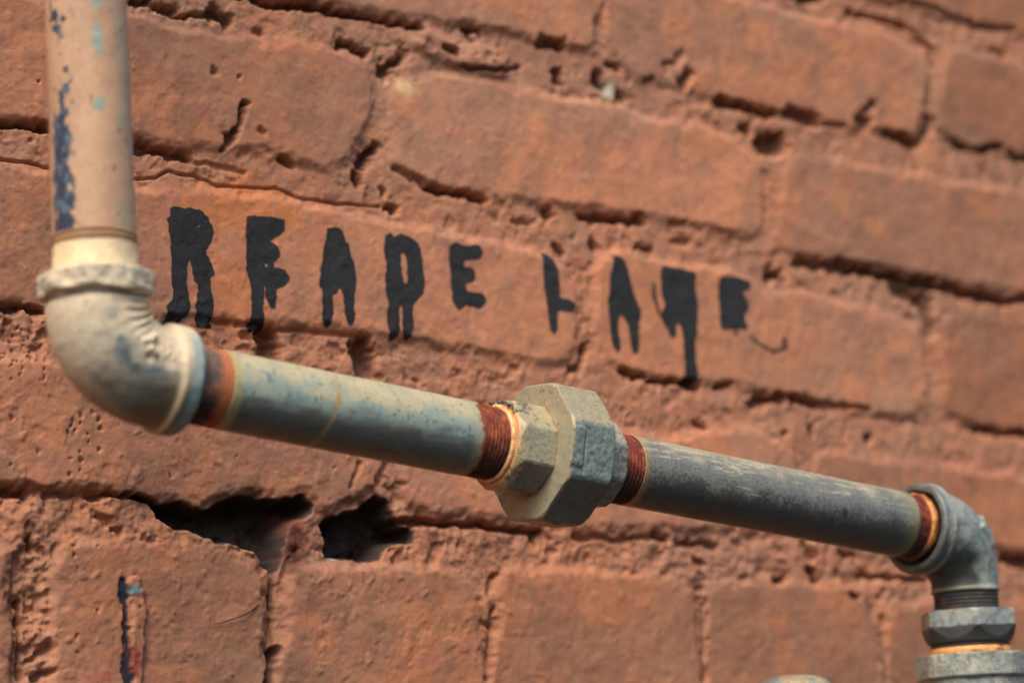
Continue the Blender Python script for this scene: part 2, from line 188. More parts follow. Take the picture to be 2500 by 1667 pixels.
LETTERS = {
  'R':[[[-217.8,131.4],[-215.3,132.7],[-212.2,132.1],[-208.5,132.9],[-203.6,132.5],[-200.4,130.4],[-198.6,127.8],[-197.7,124.2],[-198.4,120.4],[-200.1,117.0],[-201.7,115.1],[-199.7,111.6],[-198.2,108.4],[-197.4,106.3],[-198.0,104.8],[-198.8,104.1],[-198.8,99.3],[-198.0,94.3],[-197.8,89.2],[-197.6,84.8],[-197.9,82.8],[-200.2,82.2],[-203.9,82.3],[-204.9,83.9],[-205.3,87.2],[-204.9,89.5],[-205.7,90.6],[-205.2,95.1],[-205.1,99.1],[-206.5,101.7],[-206.5,104.0],[-207.8,107.2],[-208.9,110.2],[-209.5,110.4],[-209.9,106.9],[-210.2,101.3],[-209.5,96.3],[-208.8,92.4],[-208.4,89.7],[-209.2,86.8],[-211.6,84.3],[-212.5,81.7],[-216.2,81.8],[-219.8,81.4],[-219.3,84.5],[-218.6,86.2],[-219.4,88.4],[-218.3,90.5],[-216.4,92.4],[-216.0,96.1],[-216.7,99.3],[-217.3,108.2],[-217.6,115.0],[-217.8,120.6],[-218.4,121.9],[-218.2,123.6],[-219.4,125.5],[-219.6,126.8],[-218.0,127.9]],[[[-206.6,124.4],[-204.8,126.1],[-203.4,125.3],[-205.4,124.1]]]],
  'E':[[[-181.2,132.8],[-179.0,133.5],[-171.3,134.3],[-168.7,133.9],[-164.9,134.3],[-163.1,133.3],[-162.7,130.4],[-163.9,127.9],[-165.5,126.4],[-168.4,125.5],[-169.9,124.1],[-169.1,123.1],[-166.8,121.4],[-165.9,119.5],[-165.9,116.9],[-167.5,115.1],[-168.5,114.2],[-168.0,111.8],[-165.6,112.0],[-162.7,111.2],[-161.7,109.6],[-161.2,107.7],[-162.4,105.5],[-165.0,103.6],[-167.4,102.7],[-167.0,99.2],[-167.5,96.2],[-168.8,94.1],[-170.1,94.2],[-171.5,96.9],[-172.1,99.7],[-172.5,103.1],[-173.1,103.0],[-173.4,97.8],[-173.6,92.1],[-172.7,89.3],[-172.0,86.5],[-172.2,84.3],[-173.3,83.6],[-175.8,83.9],[-177.7,83.3],[-179.6,83.3],[-180.6,85.0],[-179.3,87.1],[-179.1,91.4],[-179.6,96.5],[-179.2,102.3],[-180.6,106.1],[-181.4,109.4],[-181.5,117.4],[-181.7,124.3],[-181.7,130.1]],[[[-172.6,112.8],[-172.0,113.6],[-171.2,112.9],[-172.0,111.8]]]],
  'A':[[[-141.3,132.4],[-139.6,133.6],[-137.3,134.2],[-134.6,134.1],[-133.0,132.4],[-132.5,129.2],[-130.8,126.5],[-129.1,120.8],[-127.6,114.5],[-127.2,109.2],[-127.5,107.1],[-128.5,105.8],[-128.4,100.3],[-128.3,94.4],[-128.9,91.8],[-130.4,90.8],[-131.7,92.3],[-132.6,95.7],[-133.6,100.3],[-133.9,103.1],[-135.2,106.5],[-136.2,107.3],[-137.0,106.0],[-137.5,104.2],[-139.4,102.8],[-139.2,99.0],[-139.1,94.9],[-139.6,91.4],[-141.0,89.2],[-142.3,89.6],[-144.2,92.6],[-144.3,96.7],[-144.8,100.1],[-144.7,104.8],[-145.8,107.5],[-145.3,112.3],[-144.0,118.9],[-143.0,124.9],[-142.0,127.9]],[]],
  'D':[[[-112.1,131.3],[-111.3,133.8],[-108.9,135.4],[-107.6,134.3],[-104.1,135.4],[-100.0,135.1],[-95.9,133.2],[-93.8,130.2],[-92.5,125.5],[-92.1,119.6],[-91.8,115.4],[-92.4,111.7],[-93.5,108.9],[-96.3,105.9],[-97.7,103.9],[-97.9,99.7],[-97.8,95.6],[-99.0,90.7],[-99.7,88.0],[-101.0,88.1],[-102.4,90.3],[-103.7,93.7],[-103.6,99.1],[-103.8,102.0],[-105.1,102.5],[-105.6,100.6],[-105.2,95.9],[-105.0,90.6],[-106.2,88.2],[-108.2,86.9],[-109.9,87.7],[-110.5,91.2],[-111.3,98.2],[-110.8,104.1],[-111.7,107.6],[-112.5,114.6],[-112.0,118.2],[-112.5,124.7]],[[[-103.7,126.5],[-102.7,127.2],[-101.2,126.2],[-100.5,123.3],[-100.6,118.5],[-100.3,114.3],[-101.4,112.9],[-102.7,113.2],[-103.4,115.8],[-104.0,120.5]]]],
  'E2':[[[-77.6,132.9],[-74.7,135.4],[-71.5,135.1],[-69.1,134.8],[-61.8,135.7],[-59.8,133.9],[-59.8,131.8],[-61.9,130.2],[-68.4,128.5],[-70.5,126.6],[-70.5,124.9],[-66.1,124.8],[-63.7,123.0],[-64.1,120.2],[-66.2,118.2],[-69.5,117.1],[-69.4,114.0],[-66.3,113.4],[-60.6,113.6],[-58.4,111.2],[-59.1,108.7],[-61.6,106.7],[-64.8,107.0],[-69.7,106.8],[-72.9,104.4],[-75.3,106.1],[-77.2,109.0],[-77.1,113.8],[-77.8,119.2],[-77.9,126.0]],[]],
  'L':[[[-25.7,136.4],[-24.5,137.7],[-22.3,137.5],[-19.7,135.7],[-18.0,132.4],[-17.2,126.9],[-16.8,120.7],[-16.2,117.1],[-12.5,116.6],[-9.9,116.0],[-8.4,114.3],[-9.7,111.7],[-11.2,110.7],[-15.7,111.0],[-17.8,110.1],[-18.2,105.7],[-18.9,101.9],[-20.1,99.6],[-21.6,100.1],[-23.0,102.7],[-23.4,107.0],[-23.7,112.5],[-24.8,117.3],[-25.5,123.4],[-25.9,130.2]],[]],
  'A2':[[[15.4,140.5],[17.4,141.7],[19.7,141.1],[21.9,139.2],[23.4,136.5],[25.1,131.0],[27.2,124.9],[29.3,120.0],[30.7,115.1],[30.2,112.5],[29.6,107.4],[29.5,102.3],[28.8,97.2],[27.3,95.5],[25.7,96.9],[24.3,101.1],[23.6,106.1],[23.4,109.2],[21.6,111.5],[19.3,112.7],[17.7,110.5],[17.5,106.0],[18.1,101.1],[18.3,97.3],[17.1,95.5],[15.2,96.4],[13.4,99.9],[12.7,104.9],[12.3,110.5],[11.7,115.4],[12.0,121.7],[13.0,128.8],[14.4,135.3]],[]],
  'N':[[[43.9,138.4],[46.0,140.3],[49.5,140.5],[51.9,139.8],[55.1,140.2],[59.9,139.8],[64.4,139.4],[65.0,135.9],[65.0,130.7],[66.1,124.4],[65.7,116.6],[64.6,111.4],[63.9,104.9],[63.7,97.1],[64.5,92.1],[64.6,85.8],[62.8,82.4],[58.0,81.9],[57.0,85.6],[56.9,92.6],[56.5,100.2],[56.0,106.5],[55.4,111.6],[53.5,113.3],[51.4,111.8],[51.3,109.9],[52.0,107.4],[50.3,105.3],[48.4,107.0],[46.2,110.5],[43.6,113.4],[42.7,115.9],[44.6,118.7],[45.4,122.6],[44.2,126.9],[43.5,132.6]],[]],
  'E3':[[[80.0,138.5],[82.3,139.9],[88.5,140.3],[96.8,140.2],[100.1,139.0],[100.0,137.0],[98.2,134.8],[94.9,133.4],[95.1,131.8],[97.4,128.8],[97.5,125.5],[95.4,122.0],[95.2,118.7],[96.7,115.6],[94.6,114.6],[89.6,114.2],[89.9,111.9],[88.6,111.1],[87.8,113.6],[81.3,113.2],[79.4,115.6],[79.2,119.5],[79.4,126.0],[79.0,131.2]],[]],
  'drip':[[[97.3,111.8],[99.0,112.3],[101.8,110.3],[105.9,108.5],[109.2,107.2],[113.4,107.1],[118.0,108.2],[118.8,110.9],[119.2,113.4],[120.5,114.0],[122.0,113.5],[121.7,107.9],[119.2,106.3],[114.1,105.1],[108.2,105.7],[104.1,107.3],[100.1,109.2]],[]],
  'smear':[[[38.8,130.1],[40.0,130.9],[40.8,125.2],[42.2,117.7],[42.5,115.9],[41.2,116.3],[39.2,121.2],[38.2,126.2]],[]],
}
MARKS = {'jl0': (-275.9, -22.8), 'jl1': (-275.8, -73.8), 'pale': (-99.6, 204.7), 'pale2': (17.1, 224.7), 'orange': (-183.4, 135.8), 'orange2': (-189.7, 94.9), 'flake0': (-237.8, -25.9), 'flake1': (-236.3, -38.0), 'flake2': (-236.1, -52.0), 'flake3': (-234.6, -67.1), 'bluechip': (-232.5, -29.8), 'redA': (-233.7, -58.8), 'redB': (-246.1, -65.3), 'redC': (-156.1, -2.9), 'twig0': (-196.8, -42.0), 'twigm': (-183.3, -37.3), 'twig1': (-171.3, -29.6), 'flakelip0': (-230.8, -27.2), 'flakelip1': (-228.2, -37.6), 'flakelip2': (-229.0, -51.7), 'flakelip3': (-229.8, -67.0), 'lobe0': (-87.4, 228.7), 'lobe1': (-69.5, 225.6), 'lobe2': (-50.1, 225.9), 'peb': (-137.4, -10.6)}

# ------------------------------------------------------------------ noise helpers (numpy)
def _h(ix, iy, iz, seed):
    n = (ix.astype(np.int64)*374761393 + iy.astype(np.int64)*668265263 + iz.astype(np.int64)*2147483647 + seed*1274126177) & 0xffffffff
    n = (n ^ (n >> 13)) * 1274126177 & 0xffffffff
    n = (n ^ (n >> 16)) * 2246822519 & 0xffffffff
    return ((n ^ (n >> 13)) & 0xffffff) / float(0xffffff) * 2 - 1
def n3(x, y, z, s, seed=0):
    x = x/s; y = y/s; z = z/s
    fx, fy, fz = np.floor(x), np.floor(y), np.floor(z)
    ix, iy, iz = fx.astype(np.int64), fy.astype(np.int64), fz.astype(np.int64)
    u, v, w = x-fx, y-fy, z-fz
    u = u*u*(3-2*u); v = v*v*(3-2*v); w = w*w*(3-2*w)
    def c(a, b, d): return _h(ix+a, iy+b, iz+d, seed)
    x00 = c(0,0,0)*(1-u)+c(1,0,0)*u; x10 = c(0,1,0)*(1-u)+c(1,1,0)*u
    x01 = c(0,0,1)*(1-u)+c(1,0,1)*u; x11 = c(0,1,1)*(1-u)+c(1,1,1)*u
    return (x00*(1-v)+x10*v)*(1-w)+(x01*(1-v)+x11*v)*w
def n2(x, z, s, seed=0):
    x = x/s; z = z/s
    fx, fz = np.floor(x), np.floor(z)
    ix, iz = fx.astype(np.int64), fz.astype(np.int64); o = np.zeros_like(ix)
    u, w = x-fx, z-fz
    u = u*u*u*(u*(u*6-15)+10); w = w*w*w*(w*(w*6-15)+10)
    return (_h(ix,o,iz,seed)*(1-u)+_h(ix+1,o,iz,seed)*u)*(1-w)+(_h(ix,o,iz+1,seed)*(1-u)+_h(ix+1,o,iz+1,seed)*u)*w
def fbm2(x, z, s, oct=4, seed=0, gain=.5):
    t = 0; a = 1; m = 0
    for k in range(oct):
        c, d = math.cos(k*1.1+.4), math.sin(k*1.1+.4)
        t = t + a*n2(x*c-z*d, x*d+z*c, s, seed+k*7); m += a; a *= gain; s *= .5
    return t/m*1.6
def fbm3(x, y, z, s, oct=3, seed=0, gain=.5):
    t = 0; a = 1; m = 0
    for k in range(oct):
        t = t + a*n3(x+17*k, y, z, s, seed+k*7); m += a; a *= gain; s *= .5
    return t/m*1.6
def sst(a, b, x):
    t = np.clip((x-a)/(b-a), 0, 1); return t*t*(3-2*t)
def mix(a, b, t):
    t = np.asarray(t)[..., None]; return np.asarray(a)*(1-t)+np.asarray(b)*t
def sdf_poly(px, pz, poly):
    """signed distance to a polygon, negative inside"""
    P = np.asarray(poly, float); d = np.full(px.shape, 1e9); s = np.zeros(px.shape, bool)
    n = len(P)
    for i in range(n):
        a = P[i]; b = P[(i+1) % n]; e = b-a
        wx, wz = px-a[0], pz-a[1]
        t = np.clip((wx*e[0]+wz*e[1])/max(e@e, 1e-9), 0, 1)
        d = np.minimum(d, (wx-e[0]*t)**2+(wz-e[1]*t)**2)
        c = (a[1] > pz) != (b[1] > pz)
        if e[1] != 0: s ^= c & (px < a[0]+(pz-a[1])*e[0]/e[1])
    d = np.sqrt(d); return np.where(s, -d, d)
def dist_line(px, pz, pts):
    P = np.asarray(pts, float); d = np.full(px.shape, 1e9)
    for i in range(len(P)-1):
        a = P[i]; e = P[i+1]-a; wx, wz = px-a[0], pz-a[1]
        t = np.clip((wx*e[0]+wz*e[1])/max(e@e, 1e-9), 0, 1)
        d = np.minimum(d, (wx-e[0]*t)**2+(wz-e[1]*t)**2)
    return np.sqrt(d)
def smooth_poly(pts, n=4):
    P = np.asarray(pts, float); N = len(P); out = []
    for i in range(N):
        p0, p1, p2, p3 = P[i-1], P[i], P[(i+1) % N], P[(i+2) % N]
        for k in range(n):
            t = k/n
            out.append(.5*((2*p1)+(-p0+p2)*t+(2*p0-5*p1+4*p2-p3)*t*t+(-p0+3*p1-3*p2+p3)*t**3))
    return np.array(out)

# ------------------------------------------------------------------ object helpers
def tag(o, label=None, cat=None, group=None, kind=None):
    if label: o['label'] = label
    if cat: o['category'] = cat
    if group: o['group'] = group
    if kind: o['kind'] = kind
    return o
def empty(name, loc):
    o = bpy.data.objects.new(name, None); col.objects.link(o); o.location = loc; o.empty_display_size = .02; return o
def mesh_obj(name, V, Fq, mat, parent=None, colors=None, smooth=True, tris=None):
    """V in millimetres; Fq (n,4) quads; tris optional (m,3)"""
    V = np.asarray(V, np.float32)/1000
    if parent is not None: V = V-np.array(parent_loc(parent), np.float32)
    me = bpy.data.meshes.new(name)
    Fq = np.asarray(Fq, np.int32).reshape(-1, 4); tr = np.zeros((0, 3), np.int32) if tris is None else np.asarray(tris, np.int32).reshape(-1, 3)
    nl = Fq.size+tr.size; nf = len(Fq)+len(tr)
    me.vertices.add(len(V)); me.vertices.foreach_set('co', V.ravel())
    me.loops.add(nl); me.loops.foreach_set('vertex_index', np.concatenate([Fq.ravel(), tr.ravel()]))
    me.polygons.add(nf)
    me.polygons.foreach_set('loop_start', np.concatenate([np.arange(len(Fq))*4, len(Fq)*4+np.arange(len(tr))*3]).astype(np.int32))
    me.polygons.foreach_set('loop_total', np.concatenate([np.full(len(Fq), 4), np.full(len(tr), 3)]).astype(np.int32))
    me.update(calc_edges=True)
    me.polygons.foreach_set('use_smooth', np.full(nf, smooth))
    if colors is not None:
        at = me.color_attributes.new('tint', 'FLOAT_COLOR', 'POINT')
        c = np.ones((len(V), 4), np.float32); c[:, :3] = np.clip(colors, 0, 1); at.data.foreach_set('color', c.ravel())
    me.validate(); me.materials.append(mat)
    o = bpy.data.objects.new(name, me); col.objects.link(o)
    if parent is not None: o.parent = parent
    return o
def parent_loc(o):
    l = Vector((0, 0, 0))
    while o is not None: l = l+o.location; o = o.parent
    return tuple(l)

def material(name, rough=.8, scale=400, var=.18, bump=.25, bump_scale=900, metallic=0.0, spec=.3, rvar=.12, tint=True, base=(.5, .5, .5)):
    m = bpy.data.materials.new(name); m.use_nodes = True; nt = m.node_tree; N = nt.nodes; Lk = nt.links
    b = N['Principled BSDF']; tc = N.new('ShaderNodeTexCoord')
    no = N.new('ShaderNodeTexNoise'); no.inputs['Scale'].default_value = scale; no.inputs['Detail'].default_value = 6; no.inputs['Roughness'].default_value = .65
    Lk.new(tc.outputs['Object'], no.inputs['Vector'])
    mr = N.new('ShaderNodeMapRange'); mr.inputs[1].default_value = .3; mr.inputs[2].default_value = .7
    mr.inputs[3].default_value = 1-var; mr.inputs[4].default_value = 1+var; Lk.new(no.outputs['Fac'], mr.inputs[0])
    mx = N.new('ShaderNodeVectorMath'); mx.operation = 'SCALE'
    if tint:
        at = N.new('ShaderNodeAttribute'); at.attribute_name = 'tint'; Lk.new(at.outputs['Color'], mx.inputs[0])
    else: mx.inputs[0].default_value = base
    Lk.new(mr.outputs[0], mx.inputs['Scale']); Lk.new(mx.outputs[0], b.inputs['Base Color'])
    mr2 = N.new('ShaderNodeMapRange'); mr2.inputs[1].default_value = .3; mr2.inputs[2].default_value = .7
    mr2.inputs[3].default_value = rough-rvar; mr2.inputs[4].default_value = min(1, rough+rvar); Lk.new(no.outputs['Fac'], mr2.inputs[0]); Lk.new(mr2.outputs[0], b.inputs['Roughness'])
    nb = N.new('ShaderNodeTexNoise'); nb.inputs['Scale'].default_value = bump_scale; nb.inputs['Detail'].default_value = 5; Lk.new(tc.outputs['Object'], nb.inputs['Vector'])
    bp = N.new('ShaderNodeBump'); bp.inputs['Strength'].default_value = bump; bp.inputs['Distance'].default_value = .0006
    Lk.new(nb.outputs['Fac'], bp.inputs['Height']); Lk.new(bp.outputs[0], b.inputs['Normal'])
    b.inputs['Metallic'].default_value = metallic; b.inputs['Specular IOR Level'].default_value = spec
    return m
M_wall = material('painted_brick', .82, 220, .10, .30, 700, spec=.25)
M_black = material('black_paint', .8, 300, .15, .3, 900, tint=False, base=(.038, .039, .043), spec=.08)
M_paint = material('weathered_pipe_paint', .55, 500, .10, .30, 1400, spec=.42)
M_metal = material('galvanised_metal', .50, 900, .20, .45, 1600, spec=.5, metallic=.15)
M_rust = material('rusty_thread', .75, 900, .30, .6, 1600, spec=.3)
M_tape = material('sealant', .45, 500, .15, .2, 900, spec=.5)
M_twig = material('dry_twig', .8, 600, .2, .3, 900, tint=False, base=(.22, .10, .06))
M_silk = material('spider_silk', .4, 300, .05, .0, 900, tint=False, base=(.6, .5, .4), spec=.6)
M_dirt = material('grit', .9, 900, .5, .6, 1500, tint=False, base=(.13, .12, .10))

def sprayed(m, thin):      # spray paint: full cover inside, breaking into fine dots towards the outline
    nt = m.node_tree; N = nt.nodes; Lk = nt.links; b = N['Principled BSDF']; out = N['Material Output']
    at = N.new('ShaderNodeAttribute'); at.attribute_name = 'tint'; tc = N.new('ShaderNodeTexCoord')
    no = N.new('ShaderNodeTexNoise'); no.inputs['Scale'].default_value = 1500; no.inputs['Detail'].default_value = 3; Lk.new(tc.outputs['Object'], no.inputs['Vector'])
    n2_ = N.new('ShaderNodeTexNoise'); n2_.inputs['Scale'].default_value = 260; n2_.inputs['Detail'].default_value = 5; Lk.new(tc.outputs['Object'], n2_.inputs['Vector'])
    a1 = N.new('ShaderNodeMath'); a1.operation = 'MULTIPLY_ADD'; a1.inputs[1].default_value = -.9; a1.inputs[2].default_value = thin; Lk.new(no.outputs['Fac'], a1.inputs[0])
    a3 = N.new('ShaderNodeMath'); a3.operation = 'MULTIPLY_ADD'; a3.inputs[1].default_value = -.5; Lk.new(n2_.outputs['Fac'], a3.inputs[0]); Lk.new(a1.outputs[0], a3.inputs[2])
    a2 = N.new('ShaderNodeMath'); a2.operation = 'MULTIPLY_ADD'; a2.inputs[1].default_value = 1.9; Lk.new(at.outputs['Fac'], a2.inputs[0]); Lk.new(a3.outputs[0], a2.inputs[2]); a2.use_clamp = True
    tr = N.new('ShaderNodeBsdfTransparent'); mx = N.new('ShaderNodeMixShader'); Lk.new(a2.outputs[0], mx.inputs[0]); Lk.new(tr.outputs[0], mx.inputs[1]); Lk.new(b.outputs[0], mx.inputs[2]); Lk.new(mx.outputs[0], out.inputs['Surface'])
sprayed(M_black, -.02)

# ------------------------------------------------------------------ the brick wall: one displaced sheet
def axis_coords(lo, hi, step, far):
    c = list(np.arange(lo, hi+1e-6, step)); s = step; a = c[-1]
    while a < far: s = min(s*1.06, 2.6); a += s; c.append(a)
    s = step; a = c[0]; pre = []
    while a > -far: s = min(s*1.06, 2.6); a -= s; pre.append(a)
    return np.array(pre[::-1]+c)
STEP = .6
gx = axis_coords(-335, 350, STEP, 850); gz = axis_coords(-105, 352, STEP, 700)
X, Z = np.meshgrid(gx, gz)
wx = X+1.1*fbm2(X, Z, 14, 3, 11)+.5*fbm2(X, Z, 3.2, 2, 12)
wz = Z+1.1*fbm2(X, Z, 14, 3, 21)+.5*fbm2(X, Z, 3.2, 2, 22)
rng = random.Random(8)
allb = [np.array(b) for b in BRICKS]
# regular coursing for the rest of the wall, outside the traced area
for k in range(-13, 14):
    z0 = 75*k+8; z1 = 75*(k+1)-7; hd = (k % 6 == 5); w = 113 if hd else 226
    x = -1150-(k % 2)*113+rng.uniform(-8, 8)
    while x < 1150:
        a, b = x+6, x+w-6
        inside = -1 <= k <= 4 and b > -300 and a < 322
        lim = False
        if -1 <= k <= 4:
            if a < -345 < b: b = -352
            if a < 372 < b: a = 380
            inside = b > -345 and a < 372
        if not inside and b-a > 20:
            allb.append(np.array([(a, z0+3), (a+3, z0), (b-3, z0), (b, z0+3), (b, z1-3), (b-3, z1), (a+3, z1), (a, z1-3)]))
        x += w
sd_b = np.full(X.shape, 30.0); bid = np.zeros(X.shape, int)
for i, b in enumerate(allb):
    x0, z0 = b.min(0)-8; x1, z1 = b.max(0)+8
    i0, i1 = np.searchsorted(gx, [x0, x1]); j0, j1 = np.searchsorted(gz, [z0, z1])
    if i1 <= i0 or j1 <= j0: continue
    sl = (slice(j0, j1), slice(i0, i1))
    pb = smooth_poly(b, 3) if i < len(BRICKS) else b
    d = sdf_poly(wx[sl], wz[sl], pb)
    m = d < sd_b[sl]; sd_b[sl] = np.where(m, d, sd_b[sl]); bid[sl] = np.where(m, i, bid[sl])
nb_ = len(allb); bh = np.array([rng.uniform(3.5, 4.4) for _ in range(nb_)]); bt = np.array([rng.uniform(-1, 1) for _ in range(nb_)]); bt2 = np.array([rng.uniform(-1, 1) for _ in range(nb_)])
big = fbm2(X, Z, 45, 3, 31); med = fbm2(X, Z, 11, 3, 32); fine = fbm2(X, Z, 3.0, 3, 33)
rugged = .42+.42*sst(0, -140, X)*sst(150, 20, Z)      # the lower left of the wall is rougher
face = bh[bid]+.7*big+.30*med+.16*rugged*fine
# scattered blisters and knocks in the thick paint of the faces
kn = fbm2(X, Z, 6.5, 3, 34); face = face-rugged*(.45*sst(.55, 1.0, kn)-.55*sst(.6, 1.0, -kn))
calm = .55+.45*sst(95, 10, Z+.25*X)      # joints high on the wall are filled with paint
mort = 2.5-.5*calm+(1.25*fbm2(X, Z, 16, 3, 41)+.9*fbm2(X, Z, 5.2, 4, 42, .6))*calm
mort = mort-1.8*calm*sst(.35, .9, fbm2(X, Z, 7, 3, 43))
edge = sst(1.2, -5.0, sd_b+.8*fbm2(X, Z, 5, 2, 44))
h = mort*(1-edge)+face*edge
# the joint is open just under the arrises: mortar has dropped away below brick bottoms
n_up = int(3.2/STEP)
sh = np.roll(edge, -n_up, axis=0); under = np.clip(sh-edge, 0, 1)*sst(-.5, .5, fbm2(X, Z, 22, 2, 45))
h = h-1.4*calm*under
# lobe of squeezed-out mortar
lb = [MARKS['lobe0'], MARKS['lobe1'], MARKS['lobe2']]
d = dist_line(wx, wz, lb); h = h+3.2*sst(9, 3, d)
carve = np.zeros(X.shape)
JA, JB = MARKS['jl0'], MARKS['jl1']
h = h-(2.6+1.2*fbm2(X, Z, 3.2, 3, 47))*sst(9.5, 7.0, dist_line(wx, wz, [JA, JB]))*(1-edge)
def local(pts, pad):
    a = np.asarray(pts, float); x0, z0 = a.min(0)-pad; x1, z1 = a.max(0)+pad
    i0, i1 = np.searchsorted(gx, [x0, x1]); j0, j1 = np.searchsorted(gz, [z0, z1]); return slice(j0, j1), slice(i0, i1)
for pts, w, dep in CRACKS:
    sl = local(pts, w*1.6+4)
    if X[sl].size == 0: continue
    jag = .24*min(w, 5)
    xx = X[sl]+jag*1.6*fbm2(X[sl], Z[sl], 4.0, 3, 51); zz = Z[sl]+jag*1.6*fbm2(X[sl], Z[sl], 4.0, 3, 52)
    d = dist_line(xx, zz, pts); c = (dep*.78 if dep > 5.5 else dep*.6)*sst(w*.74+.3, w*.05, d)
    carve[sl] = np.maximum(carve[sl], c)
for x, z, r in SPECKS:
    sl = local([(x, z)], r*3+1)
    xx = X[sl]+.5*fbm2(X[sl], Z[sl], 1.6, 2, 53); zz = Z[sl]+.5*fbm2(X[sl], Z[sl], 1.6, 2, 54)
    d = np.hypot(xx-x, (zz-z)*.7); carve[sl] = np.maximum(carve[sl], 1.3*sst(r*1.05, r*.3, d))
h = h-carve
void = np.zeros(X.shape)
for poly, dep in VOIDS:
    sl = local(poly, 6)
    xx = X[sl]+.9*fbm2(X[sl], Z[sl], 5, 3, 61); zz = Z[sl]+.9*fbm2(X[sl], Z[sl], 5, 3, 62)
    d = sdf_poly(xx, zz, smooth_poly(poly, 3)); v = sst(.9, -3.0, d)
    h[sl] = h[sl]-dep*.62*v*(1+.16*fbm2(X[sl], Z[sl], 8, 3, 63)); void[sl] = np.maximum(void[sl], v)
# peeled paint flake on a bottom brick: raised lip beside a bare strip
fl = [MARKS['flake%d' % i] for i in range(4)]; lip = [MARKS['flakelip%d' % i] for i in range(4)]
sl = local(fl+lip, 12)
jx = X[sl]+.7*fbm2(X[sl], Z[sl], 3, 3, 71); jz = Z[sl]+.7*fbm2(X[sl], Z[sl], 3, 3, 72)
dfl = dist_line(jx, jz, fl); strip = np.zeros(X.shape); strip[sl] = sst(2.2, 1.4, dfl+.7*fbm2(X[sl], Z[sl], 4, 3, 73))
dlp = dist_line(jx, jz, lip); h[sl] = h[sl]-.9*strip[sl]+1.7*sst(3.6, 2.2, dist_line(jx+2.0, jz, lip))*sst(.3, .0, strip[sl])
h = h+.06*fbm2(X, Z, 1.3, 2, 81)
# colour: thick terracotta masonry paint over everything, worn and stained
base = np.array((.540, .232, .128)); dull = np.array((.450, .225, .142)); warm = np.array((.610, .245, .125)); pale = np.array((.60, .36, .20)); red = np.array((.30, .075, .045))
C = mix(base[None, None], dull[None, None], sst(-.3, .7, fbm2(X, Z, 60, 4, 91)))
C = mix(C, warm, .75*sst(-.05, .7, fbm2(X, Z, 24, 4, 92)))
C = mix(C, dull*.86, .75*sst(.05, .7, fbm2(X, Z/1.3, 13, 4, 93)))
C = mix(C, np.array((.46, .19, .13)), .5*sst(.2, .7, fbm2(X, Z, 7, 3, 96)))
C = mix(C, pale*.82, .35*sst(.5, .95, fbm2(X, Z, 4.2, 3, 94)))
C = mix(C, red*1.15, .28*sst(.2, .9, fbm2(X, Z, 12, 3, 95))*(1-edge))
C = mix(C, dull, .35*(1-edge))
# tone per brick; outer bricks darkened to paint in the corner falloff
tone = np.array([rng.uniform(.86, 1.0) for _ in range(nb_)])
tone[:len(BRICKS)] = [.90, 1.06, .84, 1.0, .94, .72, .72, .85, .80, 1.04, .98, .70, .90, .98, .80, .80, .92, .98, .90, .84, .76]
Tn = np.where(sd_b < 0, tone[bid], 1); sm = sst(2.5, -2.0, sd_b); C = C*(.93*(1-sm)+sm*tone[bid])[..., None]
def spot(name, rx, rz, colr, amt, seed):
    global C
    x, z = MARKS[name]; d = np.hypot((X-x)/rx, (Z-z)/rz)+.35*fbm2(X, Z, 7, 3, seed)
    C = mix(C, colr, amt*sst(1.1, .4, d))
spot('pale', 13, 7, np.array((.66, .48, .25)), .9, 101); spot('pale2', 7, 5, np.array((.50, .46, .38)), .9, 102)
spot('orange', 34, 17, np.array((.66, .22, .07)), .6, 103); spot('orange2', 22, 26, np.array((.62, .21, .08)), .45, 104)
spot('redA', 4, 9, np.array((.34, .05, .04)), .8, 105); spot('redB', 8, 3, np.array((.42, .09, .06)), .5, 106); pass
C = mix(C, np.array((.035, .036, .050)), strip*sst(-.9, -.2, fbm2(X, Z, 4, 3, 108)+.2)); spot('bluechip', 3.2, 1.9, np.array((.20, .33, .40)), .95, 109)
C = mix(C, np.array((.075, .040, .030)), sst(1.2, 5.5, carve)*.6)     # colour darkens with the depth of the cracks
C = mix(C, np.array((.058, .047, .043)), sst(.0, .05, void)*.96)  # shade inside the holes painted into the colour
MARKS['redD'] = (MARKS['redC'][0]-1.5, MARKS['redC'][1]-6); spot('redC', 7, 12, np.array((.30, .085, .052)), .7, 107); spot('redD', 6, 14, np.array((.12, .045, .035)), .8, 111)                      # red crumbly brick over the painted dark of the holes
spot('peb', 1.7, 1.3, np.array((.5, .48, .45)), 1.0, 110)
ny, nx = X.shape
ii = np.arange(ny*nx).reshape(ny, nx)
quads = np.stack([ii[:-1, :-1], ii[:-1, 1:], ii[1:, 1:], ii[1:, :-1]], -1).reshape(-1, 4)
V = np.stack([X, -h, Z], -1).reshape(-1, 3)
wall = mesh_obj('brick_wall', V, quads, M_wall, None, C.reshape(-1, 3))
tag(wall, 'old brick wall under thick flaking terracotta paint with black painted lettering', 'wall')

def wall_h(x, z):
    i = np.clip(np.searchsorted(gx, x)-1, 0, nx-2); j = np.clip(np.searchsorted(gz, z)-1, 0, ny-2)
    u = (x-gx[i])/(gx[i+1]-gx[i]); v = (z-gz[j])/(gz[j+1]-gz[j])
    return (h[j, i]*(1-u)+h[j, i+1]*u)*(1-v)+(h[j+1, i]*(1-u)+h[j+1, i+1]*u)*v

